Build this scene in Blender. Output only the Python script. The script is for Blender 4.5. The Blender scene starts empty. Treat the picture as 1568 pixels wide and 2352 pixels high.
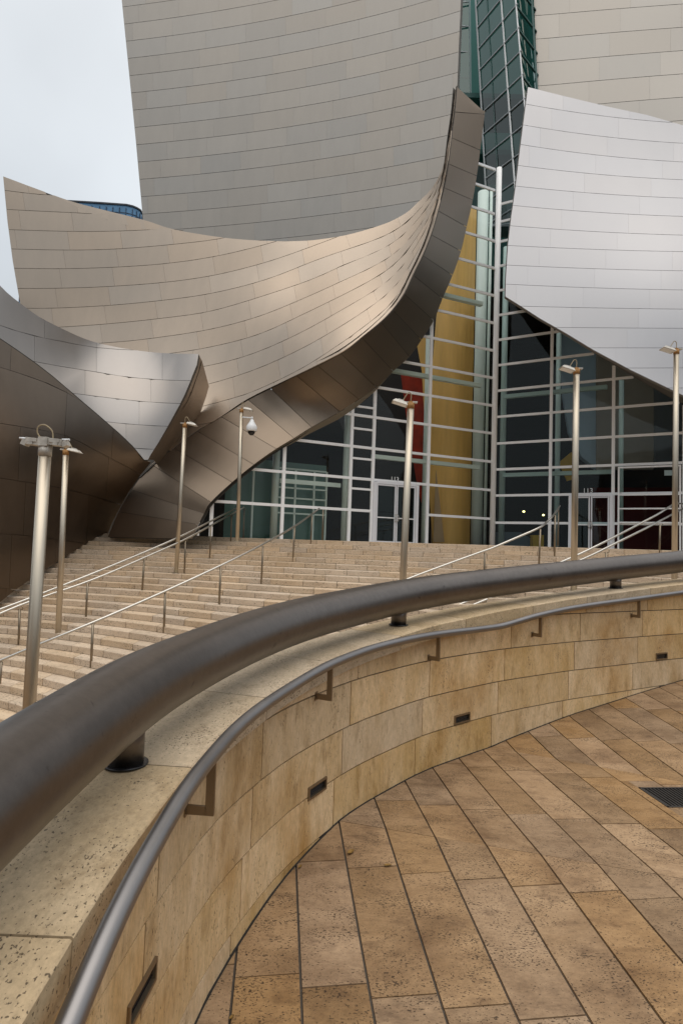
import bpy, bmesh, math, random
import numpy as np
from mathutils import Vector
from mathutils.geometry import tessellate_polygon
random.seed(7)
SC = bpy.context.scene
COL = SC.collection
EZ = 2.0            # eye height above the plaza datum (all builders below use heights relative to the eye)

# ------------------------------------------------------------------ camera
F = 1400.0; CX, CY = 784.0, 1176.0
PITCH = math.atan(86 / 1400.0); ROLL = 0.034
_f = np.array([0, math.cos(PITCH), math.sin(PITCH)])
_u0 = np.array([0, -math.sin(PITCH), math.cos(PITCH)]); _r0 = np.array([1.0, 0, 0])
_r = _r0 * math.cos(ROLL) + _u0 * math.sin(ROLL)
_u = _u0 * math.cos(ROLL) - _r0 * math.sin(ROLL)
cd = bpy.data.cameras.new("camera"); cam = bpy.data.objects.new("camera", cd); COL.objects.link(cam)
cd.sensor_fit = 'VERTICAL'; cd.sensor_height = 36.0; cd.sensor_width = 24.0
cd.lens = 36.0 * F / 2352.0; cd.clip_start = 0.05; cd.clip_end = 3000
from mathutils import Matrix
cam.matrix_world = Matrix(((_r[0], _u[0], -_f[0], 0), (_r[1], _u[1], -_f[1], 0), (_r[2], _u[2], -_f[2], EZ), (0, 0, 0, 1)))
SC.camera = cam
cd.dof.use_dof = True; cd.dof.focus_distance = 9.0; cd.dof.aperture_fstop = 26.0

# ------------------------------------------------------------------ world, sun, exposure
SUN_EL, SUN_AZ = math.radians(80), math.radians(172)     # azimuth measured from +Y towards +X
w = bpy.data.worlds.new("World"); SC.world = w; w.use_nodes = True
nt = w.node_tree; nt.nodes.clear()
def nd(t, ty, **kw):
    n = t.nodes.new(ty)
    for k, v in kw.items(): setattr(n, k, v)
    return n
sky = nd(nt, 'ShaderNodeTexSky', sky_type='NISHITA', sun_disc=False, sun_elevation=SUN_EL, sun_rotation=SUN_AZ, dust_density=3.0)
wc = nd(nt, 'ShaderNodeTexCoord'); sep = nd(nt, 'ShaderNodeSeparateXYZ'); nt.links.new(wc.outputs['Generated'], sep.inputs[0])
ramp = nd(nt, 'ShaderNodeValToRGB')
ramp.color_ramp.elements[0].position = 0.0; ramp.color_ramp.elements[0].color = (0.50, 0.545, 0.59, 1)
ramp.color_ramp.elements[1].position = 1.0; ramp.color_ramp.elements[1].color = (1.0, 1.02, 1.03, 1)
e = ramp.color_ramp.elements.new(0.45); e.color = (0.79, 0.835, 0.87, 1)
nt.links.new(sep.outputs['Z'], ramp.inputs[0])
noi = nd(nt, 'ShaderNodeTexNoise'); noi.inputs['Scale'].default_value = 2.2; noi.inputs['Detail'].default_value = 4
nt.links.new(wc.outputs['Generated'], noi.inputs['Vector'])
mr = nd(nt, 'ShaderNodeMapRange'); mr.inputs[1].default_value = 0.3; mr.inputs[2].default_value = 0.7; mr.inputs[3].default_value = 9.0; mr.inputs[4].default_value = 11.3
nt.links.new(noi.outputs['Fac'], mr.inputs[0])
mul = nd(nt, 'ShaderNodeVectorMath', operation='SCALE'); nt.links.new(ramp.outputs[0], mul.inputs[0]); nt.links.new(mr.outputs[0], mul.inputs['Scale'])
mixw = nd(nt, 'ShaderNodeMixRGB'); mixw.inputs[0].default_value = 0.86
nt.links.new(sky.outputs[0], mixw.inputs[1]); nt.links.new(mul.outputs[0], mixw.inputs[2])
bg = nd(nt, 'ShaderNodeBackground'); bg.inputs[1].default_value = 0.1
wo = nd(nt, 'ShaderNodeOutputWorld'); nt.links.new(mixw.outputs[0], bg.inputs[0]); nt.links.new(bg.outputs[0], wo.inputs[0])
sl = bpy.data.lights.new("sun", 'SUN'); sl.energy = 1.75; sl.angle = math.radians(78); sl.color = (1.0, 0.93, 0.84)
so = bpy.data.objects.new("sun", sl); COL.objects.link(so)
sd = Vector((math.sin(SUN_AZ) * math.cos(SUN_EL), math.cos(SUN_AZ) * math.cos(SUN_EL), math.sin(SUN_EL)))
so.rotation_euler = sd.to_track_quat('Z', 'Y').to_euler(); so.location = (0, 0, 60)
SC.view_settings.view_transform = 'Standard'; SC.view_settings.look = 'None'
SC.view_settings.gamma = 1.0; SC.view_settings.use_curve_mapping = False
SC.view_settings.exposure = 0.0
SC.cycles.use_denoising = True
SC.cycles.max_bounces = 8; SC.cycles.transparent_max_bounces = 24; SC.cycles.glossy_bounces = 4; SC.cycles.diffuse_bounces = 3

# ------------------------------------------------------------------ survey helpers (picture coordinates of the 1568 x 2352 view)
def ray(x, y): return _f + _r * ((x - CX) / F) + _u * (-(y - CY) / F)
def atY(x, y, Y): d = ray(x, y); return d * (Y / d[1])
def atz(x, y, z): d = ray(x, y); return d * (z / d[2])
def proj(p):
    p = np.asarray(p, float); k = p @ _f
    return CX + F * (p @ _r) / k, CY - F * (p @ _u) / k
def hor(x): return 1262.0 + 0.034 * (x - 784)
def catmull(pts, n=8):
    P = [np.array(p, float) for p in pts]; P = [2 * P[0] - P[1]] + P + [2 * P[-1] - P[-2]]
    out = []
    for i in range(1, len(P) - 2):
        a, b, c, d = P[i - 1:i + 3]
        for j in range(n):
            t = j / n
            out.append(0.5 * ((2 * b) + (c - a) * t + (2 * a - 5 * b + 4 * c - d) * t * t + (3 * b - a - 3 * c + d) * t ** 3))
    out.append(P[-2]); return out
def lerp(a, b, t): return a + (b - a) * t
def interp(tab, x):
    if x <= tab[0][0]: return tab[0][1]
    for (a, va), (b, vb) in zip(tab, tab[1:]):
        if x <= b: return va + (vb - va) * (x - a) / (b - a)
    return tab[-1][1]
def tps(ctrl):
    P = np.array([(c[0] / 1000.0, c[1] / 1000.0) for c in ctrl]); V = np.array([c[2] for c in ctrl]); n = len(P)
    def U(r2): return np.where(r2 > 1e-12, r2 * np.log(np.maximum(r2, 1e-12)), 0.0)
    K = U(((P[:, None] - P[None]) ** 2).sum(-1)) + np.eye(n) * 0.003
    Q = np.hstack([np.ones((n, 1)), P]); A = np.zeros((n + 3, n + 3)); A[:n, :n] = K; A[:n, n:] = Q; A[n:, :n] = Q.T
    s = np.linalg.solve(A, np.concatenate([V, np.zeros(3)]))
    def f(x, y):
        q = np.array([x / 1000.0, y / 1000.0]); u = U(((P - q) ** 2).sum(-1))
        return float(u @ s[:n] + s[n] + s[n + 1] * q[0] + s[n + 2] * q[1])
    return f

# ------------------------------------------------------------------ materials
MATS = {}
def new_mat(name):
    m = bpy.data.materials.new(name); m.use_nodes = True; t = m.node_tree; t.nodes.clear()
    o = t.nodes.new('ShaderNodeOutputMaterial'); p = t.nodes.new('ShaderNodeBsdfPrincipled'); t.links.new(p.outputs[0], o.inputs[0])
    MATS[name] = m; return m, t, p, o
def simple(name, col, rough=0.6, metal=0.0, noise=0.0, nscale=8.0, emis=None, streak=False):
    m, t, p, o = new_mat(name)
    p.inputs['Base Color'].default_value = (*col, 1); p.inputs['Roughness'].default_value = rough; p.inputs['Metallic'].default_value = metal
    if emis: p.inputs['Emission Color'].default_value = (*emis[:3], 1); p.inputs['Emission Strength'].default_value = emis[3]
    if noise:
        g = nd(t, 'ShaderNodeNewGeometry'); n = nd(t, 'ShaderNodeTexNoise'); n.inputs['Scale'].default_value = nscale; n.inputs['Detail'].default_value = 5
        mp = nd(t, 'ShaderNodeMapping'); mp.inputs['Scale'].default_value = (1, 1, 0.12) if streak else (1, 1, 1)
        t.links.new(g.outputs['Position'], mp.inputs[0]); t.links.new(mp.outputs[0], n.inputs['Vector'])
        r = nd(t, 'ShaderNodeMapRange'); r.inputs[1].default_value = 0.3; r.inputs[2].default_value = 0.7; r.inputs[3].default_value = 1 - noise; r.inputs[4].default_value = 1 + noise
        t.links.new(n.outputs['Fac'], r.inputs[0])
        s = nd(t, 'ShaderNodeVectorMath', operation='SCALE'); s.inputs[0].default_value = col; t.links.new(r.outputs[0], s.inputs['Scale'])
        t.links.new(s.outputs[0], p.inputs['Base Color'])
        r2 = nd(t, 'ShaderNodeMapRange'); r2.inputs[3].default_value = rough * 0.8; r2.inputs[4].default_value = min(1, rough * 1.25); t.links.new(n.outputs['Fac'], r2.inputs[0]); t.links.new(r2.outputs[0], p.inputs['Roughness'])
    return m
def stone(name, c1, c2, c3, pit=0.5, pitscale=55.0, stretch=(1, 1, 1), dirt=None, tint=0.12, bump=0.4, rough=0.7, vein=2.5, holes=0.0):
    """travertine: soft clouds of two tones, darker veins, small open pores, per-piece tint"""
    m, t, p, o = new_mat(name); L = t.links.new
    g = nd(t, 'ShaderNodeNewGeometry'); oi = nd(t, 'ShaderNodeObjectInfo')
    off = nd(t, 'ShaderNodeVectorMath', operation='SCALE'); off.inputs[0].default_value = (37, 19, 53); L(oi.outputs['Random'], off.inputs['Scale'])
    add = nd(t, 'ShaderNodeVectorMath', operation='ADD'); L(g.outputs['Position'], add.inputs[0]); L(off.outputs[0], add.inputs[1])
    mp = nd(t, 'ShaderNodeMapping'); mp.inputs['Scale'].default_value = stretch; L(add.outputs[0], mp.inputs[0])
    n1 = nd(t, 'ShaderNodeTexNoise'); n1.inputs['Scale'].default_value = vein; n1.inputs['Detail'].default_value = 6; n1.inputs['Roughness'].default_value = 0.62; n1.inputs['Distortion'].default_value = 0.6; L(mp.outputs[0], n1.inputs['Vector'])
    cr = nd(t, 'ShaderNodeValToRGB'); cr.color_ramp.elements[0].position = 0.33; cr.color_ramp.elements[0].color = (*c2, 1); cr.color_ramp.elements[1].position = 0.66; cr.color_ramp.elements[1].color = (*c1, 1)
    L(n1.outputs['Fac'], cr.inputs[0])
    n2 = nd(t, 'ShaderNodeTexNoise'); n2.inputs['Scale'].default_value = vein * 2.7; n2.inputs['Detail'].default_value = 8; n2.inputs['Roughness'].default_value = 0.7; L(mp.outputs[0], n2.inputs['Vector'])
    r2 = nd(t, 'ShaderNodeMapRange'); r2.inputs[1].default_value = 0.52; r2.inputs[2].default_value = 0.72; L(n2.outputs['Fac'], r2.inputs[0])
    mx = nd(t, 'ShaderNodeMixRGB'); mx.inputs[2].default_value = (*c3, 1); L(cr.outputs[0], mx.inputs[1])
    k = nd(t, 'ShaderNodeMath', operation='MULTIPLY'); k.inputs[1].default_value = 0.75; L(r2.outputs[0], k.inputs[0]); L(k.outputs[0], mx.inputs[0])
    # per piece tint
    tr = nd(t, 'ShaderNodeMapRange'); tr.inputs[3].default_value = 1 - tint; tr.inputs[4].default_value = 1 + tint; L(oi.outputs['Random'], tr.inputs[0])
    sc = nd(t, 'ShaderNodeVectorMath', operation='SCALE'); L(mx.outputs[0], sc.inputs[0]); L(tr.outputs[0], sc.inputs['Scale'])
    hs = nd(t, 'ShaderNodeHueSaturation'); L(sc.outputs[0], hs.inputs['Color'])
    fr = nd(t, 'ShaderNodeMath', operation='FRACT'); m7 = nd(t, 'ShaderNodeMath', operation='MULTIPLY'); m7.inputs[1].default_value = 7.31; L(oi.outputs['Random'], m7.inputs[0]); L(m7.outputs[0], fr.inputs[0])
    hr = nd(t, 'ShaderNodeMapRange'); hr.inputs[3].default_value = 0.86; hr.inputs[4].default_value = 1.12; L(fr.outputs[0], hr.inputs[0]); L(hr.outputs[0], hs.inputs['Saturation'])
    fg = nd(t, 'ShaderNodeTexNoise'); fg.inputs['Scale'].default_value = vein * 16; fg.inputs['Detail'].default_value = 7; fg.inputs['Roughness'].default_value = 0.75; L(mp.outputs[0], fg.inputs['Vector'])
    fr_ = nd(t, 'ShaderNodeMapRange'); fr_.inputs[1].default_value = 0.3; fr_.inputs[2].default_value = 0.7; fr_.inputs[3].default_value = 0.78; fr_.inputs[4].default_value = 1.2; L(fg.outputs['Fac'], fr_.inputs[0])
    fs_ = nd(t, 'ShaderNodeVectorMath', operation='SCALE'); L(hs.outputs[0], fs_.inputs[0]); L(fr_.outputs[0], fs_.inputs['Scale'])
    last = fs_.outputs[0]
    # open pores: stretched voronoi cells, only where a coarse mask allows
    mp2 = nd(t, 'ShaderNodeMapping'); mp2.inputs['Scale'].default_value = tuple(s * pitscale for s in stretch); L(add.outputs[0], mp2.inputs[0])
    nw = nd(t, 'ShaderNodeTexNoise'); nw.inputs['Scale'].default_value = 1.3; nw.inputs['Detail'].default_value = 3; L(mp2.outputs[0], nw.inputs['Vector'])
    ms = nd(t, 'ShaderNodeTexNoise'); ms.inputs['Scale'].default_value = vein * 1.6; ms.inputs['Detail'].default_value = 3; L(mp.outputs[0], ms.inputs['Vector'])
    mr_ = nd(t, 'ShaderNodeMapRange'); mr_.inputs[1].default_value = 0.35; mr_.inputs[2].default_value = 0.7; mr_.inputs[3].default_value = pit[0]; mr_.inputs[4].default_value = pit[1]; L(ms.outputs['Fac'], mr_.inputs[0])
    gt = nd(t, 'ShaderNodeMath', operation='SUBTRACT'); L(nw.outputs['Fac'], gt.inputs[0]); L(mr_.outputs[0], gt.inputs[1])
    g2 = nd(t, 'ShaderNodeMapRange'); g2.inputs[1].default_value = 0.0; g2.inputs[2].default_value = 0.035; L(gt.outputs[0], g2.inputs[0])
    px = nd(t, 'ShaderNodeMixRGB', blend_type='MIX'); px.inputs[2].default_value = (c3[0] * 0.22, c3[1] * 0.22, c3[2] * 0.22, 1); L(last, px.inputs[1])
    g3 = nd(t, 'ShaderNodeMath', operation='MULTIPLY'); g3.inputs[1].default_value = 0.85; L(g2.outputs[0], g3.inputs[0]); L(g3.outputs[0], px.inputs[0])
    last = px.outputs[0]
    if dirt:
        # wear: broad dirty and rusty patches
        nn = nd(t, 'ShaderNodeTexNoise'); nn.inputs['Scale'].default_value = dirt[1]; nn.inputs['Detail'].default_value = 6; nn.inputs['Roughness'].default_value = 0.6
        mpd = nd(t, 'ShaderNodeMapping'); mpd.inputs['Scale'].default_value = dirt[3] if len(dirt) > 3 else (1, 1, 1); L(g.outputs['Position'], mpd.inputs[0]); L(mpd.outputs[0], nn.inputs['Vector'])
        rr = nd(t, 'ShaderNodeMapRange'); rr.inputs[1].default_value = 0.5; rr.inputs[2].default_value = 0.72; rr.inputs[4].default_value = dirt[2]; L(nn.outputs['Fac'], rr.inputs[0])
        dm = nd(t, 'ShaderNodeMixRGB', blend_type='MULTIPLY'); dm.inputs[2].default_value = (*dirt[0], 1); L(last, dm.inputs[1]); L(rr.outputs[0], dm.inputs[0]); last = dm.outputs[0]
    L(last, p.inputs['Base Color'])
    hsum = nd(t, 'ShaderNodeMath', operation='MULTIPLY'); hsum.inputs[1].default_value = -1.0; L(g2.outputs[0], hsum.inputs[0])
    n3 = nd(t, 'ShaderNodeTexNoise'); n3.inputs['Scale'].default_value = 90; n3.inputs['Detail'].default_value = 4; L(add.outputs[0], n3.inputs['Vector'])
    ad = nd(t, 'ShaderNodeMath', operation='MULTIPLY_ADD'); ad.inputs[1].default_value = 0.5; L(n3.outputs['Fac'], ad.inputs[0]); L(hsum.outputs[0], ad.inputs[2])
    bm = nd(t, 'ShaderNodeBump'); bm.inputs['Strength'].default_value = bump; bm.inputs['Distance'].default_value = 0.003; L(ad.outputs[0], bm.inputs['Height']); L(bm.outputs[0], p.inputs['Normal'])
    rg = nd(t, 'ShaderNodeMapRange'); rg.inputs[3].default_value = rough - 0.12; rg.inputs[4].default_value = rough + 0.15; L(n2.outputs['Fac'], rg.inputs[0]); L(rg.outputs[0], p.inputs['Roughness'])
    p.inputs['Specular IOR Level'].default_value = 0.35
    return m
def steel(name, col, rough, var=0.06, warm=0.0, streak=0.05, sscale=1.5, bump=0.0):
    m, t, p, o = new_mat(name); L = t.links.new
    oi = nd(t, 'ShaderNodeObjectInfo'); g = nd(t, 'ShaderNodeNewGeometry')
    n = nd(t, 'ShaderNodeTexNoise'); n.inputs['Scale'].default_value = sscale; n.inputs['Detail'].default_value = 6; n.inputs['Roughness'].default_value = 0.65
    mp = nd(t, 'ShaderNodeMapping'); mp.inputs['Scale'].default_value = (1, 1, 0.35); L(g.outputs['Position'], mp.inputs[0]); L(mp.outputs[0], n.inputs['Vector'])
    r = nd(t, 'ShaderNodeMapRange'); r.inputs[3].default_value = 1 - var; r.inputs[4].default_value = 1 + var; L(oi.outputs['Random'], r.inputs[0])
    r2 = nd(t, 'ShaderNodeMapRange'); r2.inputs[1].default_value = 0.3; r2.inputs[2].default_value = 0.7; r2.inputs[3].default_value = 1 - streak; r2.inputs[4].default_value = 1 + streak; L(n.outputs['Fac'], r2.inputs[0])
    mm = nd(t, 'ShaderNodeMath', operation='MULTIPLY'); L(r.outputs[0], mm.inputs[0]); L(r2.outputs[0], mm.inputs[1])
    # pieces differ a little in hue: bluish or brownish
    fr = nd(t, 'ShaderNodeMath', operation='FRACT'); m7 = nd(t, 'ShaderNodeMath', operation='MULTIPLY'); m7.inputs[1].default_value = 11.7; L(oi.outputs['Random'], m7.inputs[0]); L(m7.outputs[0], fr.inputs[0])
    cm = nd(t, 'ShaderNodeMixRGB'); cm.inputs[1].default_value = (col[0] * (1 - warm), col[1], col[2] * (1 + warm), 1); cm.inputs[2].default_value = (col[0] * (1 + warm), col[1], col[2] * (1 - warm * 1.3), 1); L(fr.outputs[0], cm.inputs[0])
    s = nd(t, 'ShaderNodeVectorMath', operation='SCALE'); L(cm.outputs[0], s.inputs[0]); L(mm.outputs[0], s.inputs['Scale']); L(s.outputs[0], p.inputs['Base Color'])
    p.inputs['Metallic'].default_value = 1.0
    rr = nd(t, 'ShaderNodeMapRange'); rr.inputs[3].default_value = rough - 0.05; rr.inputs[4].default_value = rough + 0.07; L(n.outputs['Fac'], rr.inputs[0]); L(rr.outputs[0], p.inputs['Roughness'])
    if bump:
        b = nd(t, 'ShaderNodeBump'); b.inputs['Strength'].default_value = bump; b.inputs['Distance'].default_value = 0.01
        nb = nd(t, 'ShaderNodeTexNoise'); nb.inputs['Scale'].default_value = 1.1; nb.inputs['Detail'].default_value = 2; L(g.outputs['Position'], nb.inputs['Vector']); L(nb.outputs['Fac'], b.inputs['Height']); L(b.outputs[0], p.inputs['Normal'])
    return m
def glass(name, tint, refl=0.09, dark=(0, 0, 0), body=0.0):
    m, t, p, o = new_mat(name); t.nodes.remove(p); L = t.links.new
    tr = nd(t, 'ShaderNodeBsdfTransparent'); tr.inputs[0].default_value = (*tint, 1)
    gl = nd(t, 'ShaderNodeBsdfGlossy'); gl.inputs['Roughness'].default_value = 0.02; gl.inputs[0].default_value = (0.9, 0.97, 0.95, 1)
    g = nd(t, 'ShaderNodeNewGeometry')
    dt = nd(t, 'ShaderNodeVectorMath', operation='DOT_PRODUCT'); L(g.outputs['Normal'], dt.inputs[0]); L(g.outputs['Incoming'], dt.inputs[1])
    ab = nd(t, 'ShaderNodeMath', operation='ABSOLUTE'); L(dt.outputs['Value'], ab.inputs[0])
    om = nd(t, 'ShaderNodeMath', operation='SUBTRACT'); om.inputs[0].default_value = 1.0; L(ab.outputs[0], om.inputs[1])
    pw = nd(t, 'ShaderNodeMath', operation='POWER'); pw.inputs[1].default_value = 5.0; L(om.outputs[0], pw.inputs[0])
    k = nd(t, 'ShaderNodeMath', operation='MULTIPLY_ADD'); k.inputs[1].default_value = 1 - refl; k.inputs[2].default_value = refl; L(pw.outputs[0], k.inputs[0]); k.use_clamp = True
    nb = nd(t, 'ShaderNodeTexNoise'); nb.inputs['Scale'].default_value = 0.9; nb.inputs['Detail'].default_value = 1; L(g.outputs['Position'], nb.inputs['Vector'])
    b = nd(t, 'ShaderNodeBump'); b.inputs['Strength'].default_value = 0.25; b.inputs['Distance'].default_value = 0.02; L(nb.outputs['Fac'], b.inputs['Height']); L(b.outputs[0], gl.inputs['Normal'])
    mx = nd(t, 'ShaderNodeMixShader'); L(k.outputs[0], mx.inputs[0]); L(tr.outputs[0], mx.inputs[1]); L(gl.outputs[0], mx.inputs[2])
    L(mx.outputs[0], o.inputs[0]); return m

M_PAVE = stone("travertine paving", (0.345, 0.222, 0.118), (0.235, 0.142, 0.068), (0.125, 0.07, 0.034), pit=(.675, .545), pitscale=85, stretch=(0.8, 1.5, 1), dirt=((0.45, 0.38, 0.32), 1.9, 0.8), tint=0.19, bump=0.6, rough=0.62, vein=3.0)
M_WALL = stone("travertine wall", (0.70, 0.52, 0.31), (0.54, 0.365, 0.17), (0.33, 0.205, 0.08), pit=(.72, .60), pitscale=70, stretch=(1.6, 1.6, 0.6), dirt=((0.66, 0.50, 0.26), 1.5, 0.85, (1, 1, 0.7)), tint=0.13, bump=0.35, rough=0.68, vein=2.6)
M_CAP = stone("travertine coping", (0.56, 0.44, 0.295), (0.46, 0.35, 0.22), (0.30, 0.215, 0.125), pit=(.68, .575), pitscale=84, stretch=(1.3, 0.8, 1), tint=0.05, bump=0.5, rough=0.66, vein=3.0)
M_STEP = stone("travertine steps", (0.60, 0.475, 0.345), (0.52, 0.40, 0.28), (0.40, 0.29, 0.19), pit=(.68, .56), pitscale=26, stretch=(0.5, 1, 1.6), tint=0.09, bump=0.3, rough=0.75, vein=2.0)
M_GROUT = simple("dark joint", (0.085, 0.07, 0.055), 0.9)
M_GROUTW = simple("grey mortar", (0.21, 0.18, 0.135), 0.9)
M_SHADOWGAP = simple("black joint filler", (0.02, 0.017, 0.014), 0.9)
M_GROUND = simple("asphalt ground", (0.07, 0.06, 0.052), 0.85, noise=0.15, nscale=0.6)
M_TUBE = steel("brushed steel tube", (0.18, 0.158, 0.142), 0.37, var=0.0, warm=0.0, streak=0.09, sscale=2.5)
_t = M_TUBE.node_tree; _p = next(n for n in _t.nodes if n.type == 'BSDF_PRINCIPLED'); _src = _p.inputs['Base Color'].links[0].from_socket
_g = nd(_t, 'ShaderNodeNewGeometry'); _n = nd(_t, 'ShaderNodeTexNoise'); _n.inputs['Scale'].default_value = 22; _n.inputs['Detail'].default_value = 9; _n.inputs['Roughness'].default_value = 0.8; _t.links.new(_g.outputs['Position'], _n.inputs['Vector'])
_r1 = nd(_t, 'ShaderNodeMapRange'); _r1.inputs[1].default_value = 0.35; _r1.inputs[2].default_value = 0.65; _r1.inputs[3].default_value = 0.9; _r1.inputs[4].default_value = 1.1; _t.links.new(_n.outputs['Fac'], _r1.inputs[0])
_n2 = nd(_t, 'ShaderNodeTexNoise'); _n2.inputs['Scale'].default_value = 9; _n2.inputs['Detail'].default_value = 5; _n2.inputs['Distortion'].default_value = 1.5; _t.links.new(_g.outputs['Position'], _n2.inputs['Vector'])
_r2 = nd(_t, 'ShaderNodeMapRange'); _r2.inputs[1].default_value = 0.66; _r2.inputs[2].default_value = 0.74; _r2.inputs[3].default_value = 1.0; _r2.inputs[4].default_value = 0.6; _t.links.new(_n2.outputs['Fac'], _r2.inputs[0])
_m1 = nd(_t, 'ShaderNodeMath', operation='MULTIPLY'); _t.links.new(_r1.outputs[0], _m1.inputs[0]); _t.links.new(_r2.outputs[0], _m1.inputs[1])
_s = nd(_t, 'ShaderNodeVectorMath', operation='SCALE'); _t.links.new(_src, _s.inputs[0]); _t.links.new(_m1.outputs[0], _s.inputs['Scale']); _t.links.new(_s.outputs[0], _p.inputs['Base Color'])
M_RAIL = steel("brushed steel handrail", (0.30, 0.285, 0.28), 0.40, var=0.02, streak=0.06, sscale=5)
M_SRAIL = steel("satin steel stair rail", (0.58, 0.55, 0.50), 0.34, var=0.02, streak=0.05, sscale=3)
M_POST = steel("satin steel post", (0.52, 0.46, 0.37), 0.42, var=0.04, streak=0.08, sscale=1.2)
M_SPOST = steel("brown steel stair post", (0.26, 0.215, 0.16), 0.45, var=0.04, streak=0.08, sscale=2.0)
M_BRACK = steel("brown steel bracket", (0.30, 0.24, 0.17), 0.45, var=0.02)
M_LAMP = simple("grey painted lamp housing", (0.50, 0.47, 0.42), 0.5, 0.3, noise=0.2, nscale=14)
M_CABLE = simple("tan cable", (0.32, 0.25, 0.15), 0.6)
M_RUST = simple("rusty collar", (0.34, 0.17, 0.05), 0.7, noise=0.3, nscale=40)
M_WHITE = simple("white plastic", (0.78, 0.79, 0.80), 0.4)
M_BLACK = simple("black plastic", (0.012, 0.012, 0.014), 0.25)
S_TOWER = steel("satin steel cladding", (0.325, 0.30, 0.27), 0.48, var=0.035, warm=0.018, streak=0.05)
S_SWOOP = steel("warm satin steel cladding", (0.43, 0.355, 0.285), 0.47, var=0.035, warm=0.02, streak=0.05, bump=0.05)
S_RIGHT = steel("pale satin steel cladding", (0.415, 0.408, 0.415), 0.48, var=0.02, warm=0.006, streak=0.03)
S_UPR = steel("beige satin steel cladding", (0.375, 0.348, 0.315), 0.46, var=0.025, warm=0.012, streak=0.04)
S_MIRROR = steel("polished steel cladding", (0.27, 0.25, 0.235), 0.32, var=0.03, warm=0.02, streak=0.04, bump=0.0)
S_DARK = steel("shaded steel cladding", (0.155, 0.125, 0.10), 0.34, var=0.05, warm=0.03, streak=0.08)  # same steel as the other walls, its dark reflection put into the base colour
S_RIB = steel("brown steel edge cladding", (0.235, 0.185, 0.14), 0.46, var=0.04, warm=0.02, streak=0.05)
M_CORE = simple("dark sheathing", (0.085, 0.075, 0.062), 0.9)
M_CORE2 = simple("grey sheathing", (0.19, 0.18, 0.165), 0.9)
M_MULL = simple("white painted mullion", (0.93, 0.93, 0.93), 0.35, 0.0)
M_MULLG = simple("grey painted mullion", (0.30, 0.32, 0.33), 0.35, 0.3)
M_DOORF = simple("aluminium door frame", (0.82, 0.82, 0.85), 0.35, 0.1)
M_GLASS = glass("clear entrance glass", (0.93, 0.94, 0.92), 0.022)
M_GLASSD = glass("dark tinted glass", (0.66, 0.74, 0.74), 0.020)
M_GLASSG = glass("green tower glass", (0.16, 0.36, 0.33), 0.07)
M_GOLD = simple("golden douglas fir", (0.80, 0.50, 0.15), 0.55, noise=0.10, nscale=2.5, streak=True)
M_TAN = simple("pale fir veneer", (0.42, 0.30, 0.17), 0.55, noise=0.12, nscale=2, streak=True)
M_RED = simple("dark red fabric wall", (0.36, 0.035, 0.015), 0.8, noise=0.3, nscale=2)
M_GRN = simple("pale green painted steel", (0.62, 0.74, 0.70), 0.45)
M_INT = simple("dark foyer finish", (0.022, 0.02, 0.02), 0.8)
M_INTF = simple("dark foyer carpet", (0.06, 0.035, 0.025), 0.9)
M_BLUEW = simple("blue grey plaster", (0.45, 0.56, 0.66), 0.7, noise=0.08, nscale=0.8)
M_GREYW = simple("grey brown plaster", (0.40, 0.34, 0.28), 0.7, noise=0.1, nscale=0.8)
M_YEL = simple("yellow panel", (0.75, 0.42, 0.03), 0.6)
M_TEAL = simple("dark teal steel", (0.03, 0.11, 0.10), 0.5)
M_BLUEG = simple("blue curtain wall", (0.10, 0.24, 0.40), 0.3, 0.1, noise=0.15, nscale=0.5)
M_LEAF = simple("dry brown leaf", (0.20, 0.11, 0.02), 0.7, noise=0.3, nscale=60)
M_IRON = simple("cast iron", (0.045, 0.042, 0.04), 0.55, 0.4)
M_LED = simple("warm lamp glow", (0.9, 0.8, 0.4), 0.5, emis=(1.0, 0.85, 0.3, 6.0))

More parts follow.
